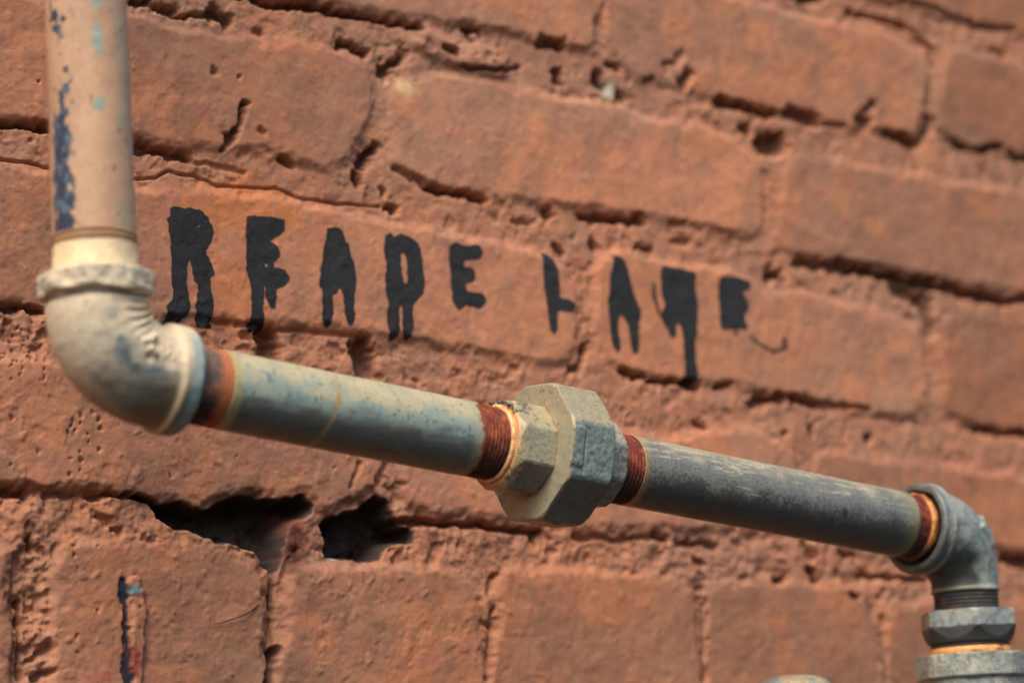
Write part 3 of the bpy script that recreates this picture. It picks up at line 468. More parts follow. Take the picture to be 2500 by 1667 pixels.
# ------------------------------------------------------------------ painted letters: a skin of paint following the wall's relief
def decal(name, poly, hls, label=None, mat=M_black, lift=.16):
    P = smooth_poly(poly, 4); x0, z0 = P.min(0)-1; x1, z1 = P.max(0)+1; st = .3
    ax = np.arange(x0, x1, st); az = np.arange(z0, z1, st); A, B = np.meshgrid(ax, az)
    def f(A, B):
        a = A+.28*fbm2(A, B, 1.7, 3, 201)+.22*fbm2(A, B, 4.5, 2, 203); b = B+.28*fbm2(A, B, 1.7, 3, 202)
        d = sdf_poly(a, b, P)
        for q in hls: d = np.maximum(d, -sdf_poly(a, b, smooth_poly(q, 4)))
        return d-.75
    D = f(A, B); ec = .25*(D[:-1, :-1]+D[1:, :-1]+D[:-1, 1:]+D[1:, 1:])
    keep = (ec < .1)
    id_ = np.arange(A.size).reshape(A.shape)
    q = np.stack([id_[:-1, :-1], id_[:-1, 1:], id_[1:, 1:], id_[1:, :-1]], -1)[keep]
    used = np.unique(q); rm = np.full(A.size, -1); rm[used] = np.arange(len(used)); q = rm[q]
    x = A.ravel()[used].copy(); z = B.ravel()[used].copy()
    # slide the rim vertices onto the outline
    cnt = np.bincount(q.ravel(), minlength=len(used)); rim = cnt < 4
    for _ in range(3):
        e = .1; xr, zr = x[rim], z[rim]; d = f(xr, zr); gx_ = (f(xr+e, zr)-f(xr-e, zr))/(2*e); gz_ = (f(xr, zr+e)-f(xr, zr-e))/(2*e)
        g = np.maximum(gx_**2+gz_**2, .3); stp = np.clip(d/g, -.3, .3); x[rim] = xr-gx_*stp; z[rim] = zr-gz_*stp
    V = np.stack([x, -(wall_h(x, z)+lift), z], -1); dd = f(x, z)+.75
    cov = sst(.75, -.30, dd+.25*fbm2(x, z, 3.5, 2, 204))
    o = mesh_obj(name, V, q, mat, wall, np.repeat(cov[:, None], 3, 1))
    if label: o['label'] = label
    return o
LAB = {'R': 'black capital R with two long legs, first letter of the word', 'E': 'black dripping capital E shaped like an F', 'A': 'black capital A with forked lower legs in the first word', 'D': 'black capital D with two drips running down',
       'E2': 'black capital E ending the first word', 'L': 'thin black capital L starting the second word', 'A2': 'tall black capital A in the second word', 'N': 'black blotted capital N with one very long drip', 'E3': 'black filled-in capital E ending the second word'}
for k, lab in LAB.items(): decal('painted_letter', *LETTERS[k], lab)
M_thin = material('thin_black_paint', .8, 300, .4, .3, 900, tint=False, base=(.055, .05, .048), spec=.1); sprayed(M_thin, -.55)
decal('paint_stroke', *LETTERS['drip'], 'thin curved black stroke after the last letter', M_thin)
decal('paint_stroke', *LETTERS['smear'], 'faint dark smear beside the N', M_thin)

# ------------------------------------------------------------------ pipework, all in one vertical plane in front of the wall
YP = -110.0; TILT = math.atan(0.07975)
AX = np.array([math.cos(TILT), 0, -math.sin(TILT)])
def ap(x): return np.array([x, YP, 11.42-0.07975*x])        # point of the sloping run's axis at wall x
UPV = np.array([-0.054, 0, 1.0]); UPV /= np.linalg.norm(UPV)  # slightly leaning riser
C0 = ap(-301.2)
DN = np.array([0.035, 0, -1.0]); DN /= np.linalg.norm(DN)
C1 = ap(126.5)
def resample(P, step):
    P = np.asarray(P, float); d = np.r_[0, np.cumsum(np.linalg.norm(np.diff(P, axis=0), axis=1))]
    n = max(2, int(round(d[-1]/step))+1); s = np.linspace(0, d[-1], n)
    return np.stack([np.interp(s, d, P[:, k]) for k in range(3)], 1), s
def bend(Pa, corner, Pb, rad, n=40):
    """straight - circular arc - straight"""
    a = Pa-corner; b = Pb-corner; a /= np.linalg.norm(a); b /= np.linalg.norm(b)
    ang = math.acos(np.clip(a@b, -1, 1)); tl = rad/math.tan(ang/2); A = corner+a*tl; B = corner+b*tl
    cen = corner+(a+b)/np.linalg.norm(a+b)*rad/math.sin(ang/2)
    u = A-cen; v = B-cen; th = math.acos(np.clip(u@v/rad**2, -1, 1))
    arc = [(math.sin((1-t)*th)*u+math.sin(t*th)*v)/math.sin(th)+cen for t in np.linspace(0, 1, n)]
    return np.array([Pa]+arc+[Pb])
def sweep(name, path, rfun, cfun, mat, parent, nt=240, step=.5, disp=None, cap=True, recess=0, label=None, extra_s=()):
    """tube round a planar path. rfun(s, theta)->radius, cfun(s, theta, pos)->rgb. theta 0 = +n1 (up on the sloping run), 90deg = towards the street"""
    P, s = resample(path, step)
    if len(extra_s):
        s2 = np.unique(np.r_[s, extra_s]); s2 = s2[(s2 >= 0) & (s2 <= s[-1])]
        P = np.stack([np.interp(s2, s, P[:, k]) for k in range(3)], 1); s = s2
    T = np.gradient(P, axis=0); T /= np.linalg.norm(T, axis=1)[:, None]
    N1 = np.stack([-T[:, 2], np.zeros(len(T)), T[:, 0]], 1); N2 = np.tile([0, -1.0, 0], (len(T), 1))
    th = np.linspace(0, 2*math.pi, nt, endpoint=False)
    S_, TH = np.meshgrid(s, th, indexing='ij')
    r = rfun(S_, TH)
    D = np.cos(TH)[..., None]*N1[:, None]+np.sin(TH)[..., None]*N2[:, None]
    pos = P[:, None]+D*r[..., None]
    if disp is not None: pos = pos+D*disp(pos, S_, TH)[..., None]
    Cc = cfun(S_, TH, pos)
    n = len(s); id_ = np.arange(n*nt).reshape(n, nt); nx_ = np.roll(id_, -1, axis=1)
    q = [np.stack([id_[:-1], nx_[:-1], nx_[1:], id_[1:]], -1).reshape(-1, 4)[:, ::1]]
    Vv = [pos.reshape(-1, 3)]; Cv = [np.broadcast_to(Cc, pos.shape).reshape(-1, 3)]; tris = []
    base = n*nt
    if cap:
        for e, ring in ((0, 0), (1, n-1)):
            cen = P[ring]
            # two intermediate rings so that end faces carry texture
            last = id_[ring]
            for fr in (.97, .93, .89, .85, .80, .75, .7, .66, .6, .5, .3):
                rp = cen+(pos[ring]-cen)*fr; ax_ = T[ring]*(.22*fbm3(rp[:, 0], rp[:, 1], rp[:, 2], 5, 3, 77)*(1 if fr < .96 else 0))[:, None]
                cc = cfun(np.full((1, nt), s[ring]), th[None], rp[None])[0]
                if recess and e == 0 and fr < recess: cc = cc*.12; ax_ = ax_+T[ring]*2.2  # recess is sunk, and its shade painted into the colour
                Vv.append(rp+ax_); Cv.append(cc)
                new = np.arange(base, base+nt); base += nt
                a, b = (last, new) if e == 1 else (new, last)
                q.append(np.stack([a, np.roll(a, -1), np.roll(b, -1), b], -1)); last = new
            Vv.append(cen[None]); Cv.append(np.broadcast_to(Cc, pos.shape)[ring].mean(0)[None]); c = base; base += 1
            t = np.stack([last, np.roll(last, -1), np.full(nt, c)], -1); tris.append(t if e == 1 else t[:, ::-1])
    o = mesh_obj(name, np.concatenate(Vv), np.concatenate(q), mat, parent, np.concatenate(Cv), True, np.concatenate(tris) if tris else None)
    if label: o['label'] = label
    return o
def n3p(p, s, o=3, seed=0): return fbm3(p[..., 0], p[..., 1], p[..., 2], s, o, seed)
def poly_r(th, n, R, th0, rnd=.985):
    w = 2*math.pi/n; a = ((th-th0) % w)-w/2
    return np.minimum(R*math.cos(w/2)/np.cos(a), R*rnd)

cream = np.array((.60, .50, .33)); beige = np.array((.56, .47, .33)); grey = np.array((.36, .37, .31)); teal = np.array((.20, .28, .27)); blue = np.array((.07, .13, .20)); peach = np.array((.60, .365, .225))
rustd = np.array((.17, .042, .018)); rusto = np.array((.46, .15, .045)); orange = np.array((.80, .38, .13)); dark = np.array((.06, .06, .06))

run = empty('pipe_run', tuple(ap(-110)/1000))
tag(run, 'weathered painted pipe run with two elbows and an octagonal union before the wall', 'pipe')

def fs(pos, a, b, seed):          # streaky stain mask stretched along the run
    x = pos[..., 0]; return fbm3(x/4, pos[..., 1], pos[..., 2], a, 4, seed)
# --- riser
def vcol(S_, TH, pos):
    x, y, z = pos[..., 0], pos[..., 1], pos[..., 2]
    C = mix(peach, peach*.86, sst(-.3, .8, fbm3(x, y, z/3, 14, 3, 301)))
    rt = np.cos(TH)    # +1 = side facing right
    C = mix(C, grey*1.0, .55*sst(.35, .95, rt+.35*fbm3(x, y, z/2.5, 8, 4, 302)))  # right side greyed: its shading painted into the colour
    # chipped strip of old dark blue paint down the left of the front
    ang = np.degrees(TH) % 360; az = sst(0, 1, 1-np.abs(ang-CH0)/CHW)
    zf = sst(150, 108, z)*.55+.30+.35*fbm3(x*0, y*0, z, 9, 2, 311)
    m = sst(.33, .41, az*(zf+.10)+.50*fbm3(x, y, z/1.5, 2.1, 4, 303)+.12*fbm3(x, y, z, 1.2, 2, 304))*sst(.05, .2, az)
    C = mix(C, mix(np.array((.040, .050, .095)), np.array((.11, .16, .20)), sst(-.1, .7, fbm3(x, y, z, 3, 3, 305))), m)
    az2 = sst(0, 1, 1-np.abs(ang-TC0)/9.0)
    for zc, rz in ((166.5, 2.3), (152.5, 6.5), (128.5, 3.4)):
        d = np.hypot((ang-TC0)/9.5, (z-zc)/rz)+.4*fbm3(x, y, z, 2.2, 3, 306)
        C = mix(C, np.array((.30, .38, .34)), .9*sst(1.0, .75, d))
    az3 = sst(.25, .75, 1-np.abs(ang-GC0)/22.0+.5*fbm3(x, y, z/2, 4, 4, 307))*sst(-.1, .5, fbm3(x, y, z, 22, 2, 308)+.15)
    C = mix(C, np.array((.38, .38, .29)), .6*az3)
    C = mix(C, np.array((.16, .12, .14)), .7*sst(.80, .9, fbm3(x, y, z/1.6, 2.2, 3, 309)))
    return C
CH0, CHW, TC0, GC0 = 163.0, 30.0, 102.0, 66.0
def along(o, d, t0, t1, n): return np.array([o+d*t for t in np.linspace(t0, t1, n)])
def zr(z): return C0+UPV*((z-C0[2])/UPV[2])           # point of the riser axis at height z
top = np.concatenate([np.linspace(900, 235, 90)[:-1], np.arange(235, 82.9, -.5)])
ppath = np.array([zr(z) for z in top])
riser = None
def raw_sweep(*a, **k):
    global resample
    keep = resample
    resample = lambda P, step: (np.asarray(P, float), np.r_[0, np.cumsum(np.linalg.norm(np.diff(np.asarray(P, float), axis=0), axis=1))])
    o = sweep(*a, **k); resample = keep; return o
def pdisp(amt, s, seed): return lambda pos, S_, TH: amt*n3p(pos, s, 3, seed)
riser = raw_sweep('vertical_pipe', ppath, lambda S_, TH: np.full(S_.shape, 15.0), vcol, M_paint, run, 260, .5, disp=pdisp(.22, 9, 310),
                  label='peach painted upright pipe with chipped dark blue patches')
def ringcol(S_, TH, pos): return mix(np.array((.52, .33, .18)), np.array((.26, .10, .05)), sst(-.2, .7, np.sin(pos[..., 2]*3.6)+.4*n3p(pos, 3, 2, 320)))
sweep('pipe_thread', [zr(83.2), zr(79.0)], lambda S_, TH: 15.25+.28*np.sin(S_*3.1+.3*np.sin(TH)), ringcol, M_paint, riser, 260, .2)
sweep('spigot', [zr(79.2), zr(68)], lambda S_, TH: np.full(S_.shape, 15.3)+.25*sst(3, 9, S_), lambda S_, TH, pos: mix(np.array((.95, .76, .44)), np.array((.84, .66, .40)), sst(-.4, .6, n3p(pos, 4, 3, 322)+.1*np.sin(pos[..., 2]*6))), M_tape, run, 220, .4, disp=pdisp(.12, 3, 321),
      label='smooth cream coupling tail between riser and elbow')

# --- left elbow: malleable iron with thick lumpy paint and rolled bands
EP = bend(zr(69.5), C0, ap(-268.6), 25.0)
ELEN = float(np.linalg.norm(np.diff(EP, axis=0), axis=1).sum())
def el_r(S_, TH):
    b1 = sst(10.2, 8.6, S_+.9*np.sin(TH*3+.6)*.6+.5*np.sin(TH*7))*sst(-.6, 1.6, S_)
    b2 = sst(ELEN-9.2, ELEN-7.6, S_)*(1-.30*sst(ELEN-1.4, ELEN+.2, S_))
    return 18.3+.5*np.sin(np.clip(S_/ELEN, 0, 1)*math.pi)+2.3*b1+2.0*b2-1.0*sst(1.2, -.2, S_)
MARK_S, MARK_T = 33.5, 76.0
def el_d(pos, S_, TH):
    d = .30*n3p(pos, 11, 3, 330)+.14*n3p(pos, 3, 3, 331)
    band = sst(11, 8.5, S_); d = d+band*.9*n3p(pos, 4.5, 3, 332)-.8*np.exp(-((S_-10.8-.8*n3p(pos, 6, 2, 333))/1.1)**2)
    a = (np.degrees(TH)+180) % 360-180
    wr = np.exp(-((a-52)/24)**2)*np.exp(-((S_-21)/9)**2)      # wrinkled casting skin inside the bend
    d = d+wr*(1.2*np.sin(S_*1.5+1.2*n3p(pos, 5, 2, 334)+a*.03)+.5*n3p(pos, 2.5, 3, 335))
    for ds, da, am, w in ((0, 0, 2.0, 1.5), (2.2, 8, 1.8, 1.3), (1.0, -9, 1.5, 1.2), (3.8, -2, -1.7, 1.1), (4.6, 9, 1.6, 1.3), (3.4, 17, -1.5, 1.2), (-1.8, 6, 1.3, 1.1)):
        d = d+am*np.exp(-(((S_-MARK_S-ds)/w)**2+((a-MARK_T-da)/(w*3.2))**2))
    rough = np.exp(-((S_-(ELEN-15))/4)**2)*sst(30, 60, a)*sst(110, 85, a); d = d+.45*rough*n3p(pos, 1.7, 3, 336)
    return d
def el_c(S_, TH, pos):
    x, y, z = pos[..., 0], pos[..., 1], pos[..., 2]; a = (np.degrees(TH)+180) % 360-180
    C = mix(np.array((.66, .57, .41)), np.array((.70, .57, .40)), sst(-.4, .6, n3p(pos, 20, 3, 340)))
    C = mix(C, np.array((.40, .38, .31)), .6*sst(11, 8, S_)*sst(-.4, .4, n3p(pos, 6, 3, 341)))
    # dark blue rubbed streak running down the front of the bend
    st = np.exp(-((a-104+.12*(S_-30)-8*n3p(pos, 9, 3, 342))/13)**2)*sst(13, 22, S_)*sst(ELEN+4, ELEN-20, S_)
    C = mix(C, np.array((.11, .18, .21)), .92*st*sst(-.5, .3, n3p(pos, 5, 3, 345)))
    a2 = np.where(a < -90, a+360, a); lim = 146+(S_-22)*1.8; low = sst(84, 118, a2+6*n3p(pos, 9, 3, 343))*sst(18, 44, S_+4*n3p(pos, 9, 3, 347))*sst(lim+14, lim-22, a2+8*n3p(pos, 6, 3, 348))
    C = mix(C, np.array((.12, .135, .135)), .92*low)  # shade under the bend painted into the colour, here and below
    C = mix(C, np.array((.17, .13, .08)), .8*sst(148, 178, a2+10*n3p(pos, 7, 3, 349))*sst(22, 40, S_)*(1-low))
    C = mix(C, np.array((.20, .15, .08)), .6*np.exp(-((S_-(ELEN-13))/4)**2)*sst(90, 120, a))
    C = mix(C, np.array((.55, .36, .13)), .35*np.exp(-((S_-(ELEN-9.5))/2.0)**2)*sst(85, 125, a))
    C = mix(C, np.array((.74, .60, .38)), .9*np.exp(-((S_-(ELEN-7.4))/.8)**2))
    C = mix(C, np.array((.24, .36, .36)), .8*sst(ELEN-6, ELEN-4, S_)*sst(30, 60, a))
    C = mix(C, np.array((.25, .22, .17)), .4*sst(.55, .9, n3p(pos, 2.2, 3, 344)))
    C = mix(C, np.array((.17, .15, .12)), .75*np.exp(-((S_-10.9-.8*n3p(pos, 6, 2, 333))/.9)**2))
    return C
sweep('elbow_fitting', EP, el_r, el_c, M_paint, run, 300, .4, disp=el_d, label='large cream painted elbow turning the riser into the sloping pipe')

# --- sloping run
def thr(r, pitch=1.75, amp=.36): return lambda S_, TH: r+amp*(2*np.abs(((S_/pitch+TH/(2*math.pi)) % 1)-.5)*2-1)
def rust_c(seed, a=rustd, b=rusto, t0=-.2, t1=.8):
    def f(S_, TH, pos):
        C = mix(a, b, sst(t0, t1, n3p(pos, 3.2, 4, seed)+.25*np.sin(S_*3.59+TH)))
        C = mix(C, np.array((.045, .03, .028)), .55*sst(.1, .6, n3p(pos, 1.6, 4, seed+1)))
        return mix(C, np.array((.035, .03, .028)), .8*sst(100, 135, (np.degrees(TH)+180) % 360-180+14*n3p(pos, 3, 3, seed+2)))  # thread underside: shade painted over the rust colour
    return f
def run_pipe(name, x0, x1, r, colf, seed, label, mat):
    o = sweep(name, [ap(x0), ap(x1)], lambda S_, TH: np.full(S_.shape, r), colf, mat, run, 260, .4, disp=pdisp(.16, 10, seed), label=label)
    return o
def p1col(S_, TH, pos):
    x, y, z = pos[..., 0], pos[..., 1], pos[..., 2]; a = (np.degrees(TH)+180) % 360-180
    L1 = fbm3(x/5, y, z, 2.6, 4, 351); B = n3p(pos, 6, 4, 352)
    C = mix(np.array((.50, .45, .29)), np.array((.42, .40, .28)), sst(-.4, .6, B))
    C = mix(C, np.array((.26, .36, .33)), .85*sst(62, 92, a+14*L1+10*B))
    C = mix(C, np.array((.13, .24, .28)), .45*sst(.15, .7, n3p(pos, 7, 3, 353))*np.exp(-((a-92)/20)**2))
    C = mix(C, np.array((.13, .14, .13)), .93*sst(92, 120, a+12*L1+8*B))  # shade of the pipe's underside painted into the colour
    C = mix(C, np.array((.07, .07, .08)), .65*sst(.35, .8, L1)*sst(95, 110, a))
    C = mix(C, np.array((.30, .28, .18)), .4*sst(140, 175, a+20*B))
    C = mix(C, np.array((.10, .14, .22)), .7*sst(.62, .78, n3p(pos, 2.0, 3, 354))*sst(-170, -150, x*1.0+0*a)*.6)
    # tape / rust run round the pipe and small blue dabs
    d = np.abs(x+209+.05*(a-60)-1.0*n3p(pos, 5, 2, 355)); C = mix(C, np.array((.40, .30, .16)), .75*sst(1.7, .5, d)*sst(20, 50, a))
    C = mix(C, np.array((.45, .25, .07)), .7*sst(2.2, .8, d)*np.exp(-((a-88)/9)**2))
    for xc, ac, rx, ra in ((-239, 72, 1.0, 10), (-150.5, 92, .9, 11)):
        C = mix(C, np.array((.09, .16, .25)), .75*sst(1.1, .6, np.hypot((x-xc)/rx, (a-ac)/ra)+.45*n3p(pos, 1.6, 3, 356)))
    C = mix(C, np.array((.45, .36, .16)), .8*sst(4.5, 1.5, x+253.5+1.2*n3p(pos, 2, 3, 357)))
    C = mix(C, np.array((.38, .36, .22)), .6*sst(-150, -144, x))
    e = x+144.2-1.3*n3p(pos, 1.5, 3, 358)-5.0*sst(50, 10, a); C = mix(C, rustd*1.5, sst(-.2, .3, e))
    C = mix(C, np.array((.10, .09, .07)), .6*sst(.70, .82, n3p(pos, 1.2, 2, 359)))
    return C
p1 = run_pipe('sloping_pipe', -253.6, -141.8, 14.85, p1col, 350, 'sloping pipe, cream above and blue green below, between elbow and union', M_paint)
sweep('pipe_thread', [ap(-270), ap(-253.2)], thr(14.4), lambda S_, TH, pos: mix(rust_c(361, np.array((.13, .10, .09)), np.array((.40, .17, .10)))(S_, TH, pos), np.array((.46, .15, .07)), sst(9, 14, S_+1.5*n3p(pos, 3, 3, 362))), M_rust, p1, 240, .2)
sweep('pipe_thread', [ap(-142.2), ap(-128)], thr(14.35), rust_c(363, np.array((.17, .035, .018)), np.array((.42, .11, .04)), -.3, .8), M_rust, p1, 260, .2, disp=pdisp(.15, 1.5, 364))
def tapec(seed): return lambda S_, TH, pos: mix(np.array((.92, .55, .26)), np.array((.62, .20, .06)), sst(.2, .7, n3p(pos, 2.5, 3, seed)+.35*np.sin(S_*4)))
def speck(C, pos, seed, amt=.7, col_=np.array((.10, .09, .07)), t=.55):
    return mix(C, col_, amt*sst(t, t+.14, n3p(pos, 1.1, 3, seed)+.25*n3p(pos, 8, 2, seed+3)))
def col_c(S_, TH, pos):
    a = (np.degrees(TH)+180) % 360-180; B = n3p(pos, 3, 4, 371)
    C = mix(np.array((.50, .42, .26)), np.array((.44, .37, .24)), sst(-.4, .6, B))
    C = mix(C, np.array((.37, .37, .27)), .9*sst(72, 75, a+1.5*B)*sst(3.0, 3.9, S_+.5*B))
    C = mix(C, np.array((.16, .17, .16)), .8*sst(117, 120, a+2*B)*sst(3.5, 4.6, S_+.5*B))  # lower flats darkened, shade partly put into the colour
    C = mix(C, np.array((.80, .38, .12)), .6*sst(.75, .2, S_))
    C = mix(C, np.array((.35, .13, .04)), .8*sst(17.0, 17.9, S_+.5*B))
    C = mix(C, np.array((.12, .10, .10)), .8*sst(.2, .5, n3p(pos, 1.6, 3, 372)-.6*np.hypot((a-40)/30, (S_-7)/3)+.5))
    return speck(C, pos, 373)
def edgec(R, th0, L, ch=1.3, n=8, rnd=.985):
    def f(S_, TH):
        r = poly_r(TH, n, R, math.radians(th0), rnd); m = np.minimum(S_, L-S_)
        return np.minimum(r, R*.955+np.clip(m, 0, 99)*1.1)
    return f
LC = float(np.linalg.norm(ap(-110.2)-ap(-128.6)))
uni = sweep('union_fitting', [ap(-128.6), ap(-110.2)], lambda S_, TH: np.minimum(poly_r(TH, 8, 19.0, math.radians(28)), 17.1+np.clip(S_, 0, 9)*.62), col_c, M_metal, run, 320, .35,
            disp=lambda pos, S_, TH: .13*n3p(pos, 4, 3, 370)+.07*n3p(pos, 1.3, 2, 374), extra_s=(.01, .15), label='octagonal union body in cream and grey paint')
LN = float(np.linalg.norm(ap(-89.8)-ap(-110.6)))
def nut_r(S_, TH):
    return edgec(29.6, 28, LN)(S_, TH)
def nut_d(pos, S_, TH):
    a = (np.degrees(TH)+180) % 360-180
    d = .16*n3p(pos, 5, 3, 380)+.10*n3p(pos, 1.5, 3, 381)
    fr = sst(75, 77, a)*sst(116.5, 114, a)
    rib = sst(6.2, 5.4, S_)*sst(76, 79, a)*sst(112, 107, a); d = d+.75*rib+fr*.22*n3p(pos, 2.2, 3, 382)
    d = d-.5*np.exp(-((S_-6.6)/.35)**2)*fr
    lump = np.exp(-(((a-166)/8)**2+((S_-8)/3.5)**2)); d = d+1.6*lump+.5*lump*n3p(pos, 1.5, 3, 383)
    return d
def nut_c(S_, TH, pos):
    a = (np.degrees(TH)+180) % 360-180; B = n3p(pos, 4, 4, 385)
    C = mix(np.array((.41, .355, .235)), np.array((.36, .325, .23)), sst(-.4, .6, B))
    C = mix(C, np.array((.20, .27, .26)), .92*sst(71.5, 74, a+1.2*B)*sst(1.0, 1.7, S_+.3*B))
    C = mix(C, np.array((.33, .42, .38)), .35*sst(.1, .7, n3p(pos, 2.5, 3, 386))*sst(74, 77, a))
    C = mix(C, np.array((.14, .15, .145)), .85*sst(117, 119.5, a+1.5*B)*sst(1.0, 1.9, S_+.4*B))  # flats facing down: shade partly painted into their colour
    C = mix(C, np.array((.07, .09, .11)), .7*sst(.4, .7, n3p(pos, 1.8, 3, 387))*sst(70, 74, a)*sst(2, 3, S_)*.6)
    C = mix(C, np.array((.55, .52, .44)), .5*sst(.1, .6, n3p(pos, 1.0, 2, 388))*sst(19, 20.5, S_)*sst(60, 20, np.abs(a)))
    return speck(C, pos, 389, .75, t=.60)
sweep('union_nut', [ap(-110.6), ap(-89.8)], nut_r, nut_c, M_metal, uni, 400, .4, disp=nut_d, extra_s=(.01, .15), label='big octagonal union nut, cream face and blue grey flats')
def body_c(S_, TH, pos):
    a = (np.degrees(TH)+180) % 360-180
    C = mix(np.array((.30, .31, .28)), np.array((.44, .41, .33)), sst(70, 30, np.abs(a-20)+10*n3p(pos, 3, 3, 391)))
    C = mix(C, np.array((.13, .135, .13)), .6*sst(.0, .5, n3p(pos, 1.1, 3, 392))*sst(40, 80, a)); return speck(C, pos, 393, .6, t=.35)
sweep('union_tail', [ap(-90.4), ap(-75.4)], edgec(18.7, 28, 15.0), body_c, M_metal, uni, 320, .35, disp=pdisp(.10, 2, 390), extra_s=(14.9,), label='short grey speckled tail of the union')
sweep('sealant_ring', [ap(-130.6), ap(-128.0)], lambda S_, TH: 15.2+.4*np.sin(S_*2.4)+.4*sst(0, 2, S_), tapec(395), M_tape, uni, 260, .2, disp=pdisp(.2, 2.5, 396), label='orange sealant ring')
sweep('sealant_ring', [ap(-75.8), ap(-74.4)], lambda S_, TH: np.full(S_.shape, 15.6), lambda S_, TH, pos: mix(np.array((.70, .50, .28)), np.array((.35, .16, .07)), sst(-.3, .5, n3p(pos, 2, 3, 397))), M_tape, uni, 220, .25, disp=pdisp(.2, 2, 398))
def p2col(S_, TH, pos):
    x, y, z = pos[..., 0], pos[..., 1], pos[..., 2]; a = (np.degrees(TH)+180) % 360-180
    L1 = fbm3(x/14, y, z, 1.3, 3, 401); L2 = fbm3(x/9, y, z, 3.5, 3, 402); G = n3p(pos, 1.0, 3, 403); B = n3p(pos, 9, 3, 404)
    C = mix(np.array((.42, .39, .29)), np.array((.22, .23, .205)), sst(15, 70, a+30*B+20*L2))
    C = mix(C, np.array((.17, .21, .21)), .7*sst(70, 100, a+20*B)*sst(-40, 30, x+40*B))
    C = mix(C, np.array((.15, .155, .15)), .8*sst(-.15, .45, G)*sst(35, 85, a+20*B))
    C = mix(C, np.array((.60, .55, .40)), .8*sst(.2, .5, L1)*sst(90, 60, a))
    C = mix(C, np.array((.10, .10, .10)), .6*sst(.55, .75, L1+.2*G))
    C = mix(C, np.array((.075, .078, .075)), .9*sst(88, 118, a+14*B+12*G))  # dark lower half: form shade painted into the colour
    for x0, ac, ln in ((-12, 96, 6), (-40, 62, 9), (-6, 104, 4)):
        C = mix(C, np.array((.55, .50, .38)), .7*sst(.9, .5, np.hypot((x-x0)/ln, (a-ac-.15*(x-x0))/1.6)))
    C = mix(C, np.array((.04, .04, .045)), .85*sst(1, .6, np.hypot((x-44)/2.0, (a-104)/11)+.4*G))
    C = mix(C, np.array((.42, .25, .11)), .7*sst(3.0, .6, x+63.5+.6*G)); C = mix(C, np.array((.30, .27, .14)), .5*sst(78, 86, x))
    return C
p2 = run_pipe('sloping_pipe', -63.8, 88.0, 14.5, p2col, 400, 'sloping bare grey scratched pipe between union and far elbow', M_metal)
sweep('pipe_thread', [ap(-74.6), ap(-63.4)], thr(14.1), rust_c(411, np.array((.16, .028, .02)), np.array((.44, .11, .05)), -.3, .8), M_rust, p2, 260, .2, disp=pdisp(.12, 1.3, 412))
sweep('pipe_thread', [ap(87.6), ap(97)], lambda S_, TH: 14.0+.05*np.sin(S_*3), rust_c(413, np.array((.14, .025, .018)), np.array((.34, .08, .03))), M_rust, p2, 220, .3, disp=pdisp(.15, 2, 414))

# --- far elbow, reducer bush and the coupling below it
def zd(z): return C1+DN*((z-C1[2])/DN[2])
E2 = bend(ap(97.8), C1, zd(-24.0), 24.0); E2L = float(np.linalg.norm(np.diff(E2, axis=0), axis=1).sum())
def e2_r(S_, TH):
    return 18.4-3.4*sst(.35, .95, S_/E2L)+2.0*sst(8.0, 6.6, S_)-.9*sst(1.1, -.1, S_)+.5*np.exp(-((S_-E2L+.8)/.8)**2)
def e2_d(pos, S_, TH):
    a = (np.degrees(TH)+180) % 360-180; d = .25*n3p(pos, 7, 3, 420)+.10*n3p(pos, 2, 3, 421)
    # cast boss and knobs on the outside of the bend (outside = 180 deg)
    d = d+1.7*sst(4.8, 3.9, np.abs(S_-26))*sst(17, 14, np.abs(a-52))
    d = d+1.8*np.exp(-(((S_-30)/1.6)**2+((a-18)/9)**2))+1.6*np.exp(-(((S_-36)/1.6)**2+((a-26)/9)**2))+1.1*np.exp(-(((S_-33)/1.3)**2+((a-38)/7)**2))
    d = d-1.3*np.exp(-(((S_-.8)/2.0)**2+((a-18)/12)**2))
    return d
def e2_c(S_, TH, pos):
    a = (np.degrees(TH)+180) % 360-180; B = n3p(pos, 6, 4, 425)
    C = mix(np.array((.27, .33, .32)), np.array((.36, .40, .35)), sst(-.4, .5, B))
    C = mix(C, np.array((.13, .17, .18)), .6*sst(-.1, .6, n3p(pos, 4, 4, 426)))
    a2 = np.where(a < -80, a+360, a); C = mix(C, np.array((.05, .053, .056)), .92*sst(96, 122, a2+9*n3p(pos, 5, 3, 428))*sst(8, 18, S_+.0*a))  # dark inner side of the bend is shade painted into the colour
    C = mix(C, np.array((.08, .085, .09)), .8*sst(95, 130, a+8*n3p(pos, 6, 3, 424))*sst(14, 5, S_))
    C = mix(C, np.array((.44, .42, .34)), .8*sst(7.6, 6.5, S_)*sst(4.0, 5.5, S_+B))
    C = mix(C, np.array((.09, .09, .09)), .7*sst(3.2, 1.4, S_)*sst(-.6, .3, B+.3))
    C = mix(C, np.array((.50, .46, .36)), .6*np.exp(-((S_-E2L+1)/.8)**2))
    return speck(C, pos, 427, .5)
el2 = sweep('elbow_fitting', E2, e2_r, e2_c, M_metal, run, 280, .4, disp=e2_d, recess=.88, label='smaller blue grey elbow turning the sloping pipe downwards')
sweep('sealant_ring', [ap(95.2), ap(99.0)], lambda S_, TH: 14.6+.7*np.sin(np.clip(S_/3.2, 0, 1)*math.pi), lambda S_, TH, pos: mix(mix(np.array((.62, .25, .07)), np.array((.22, .07, .02)), sst(-.2, .6, n3p(pos, 3, 3, 430))), np.array((.06, .05, .04)), .9*sst(110, 150, np.degrees(TH))), M_tape, el2, 220, .3, disp=pdisp(.2, 2.5, 431), label='orange sealant ring')  # ring's underside shade painted in as a dark colour
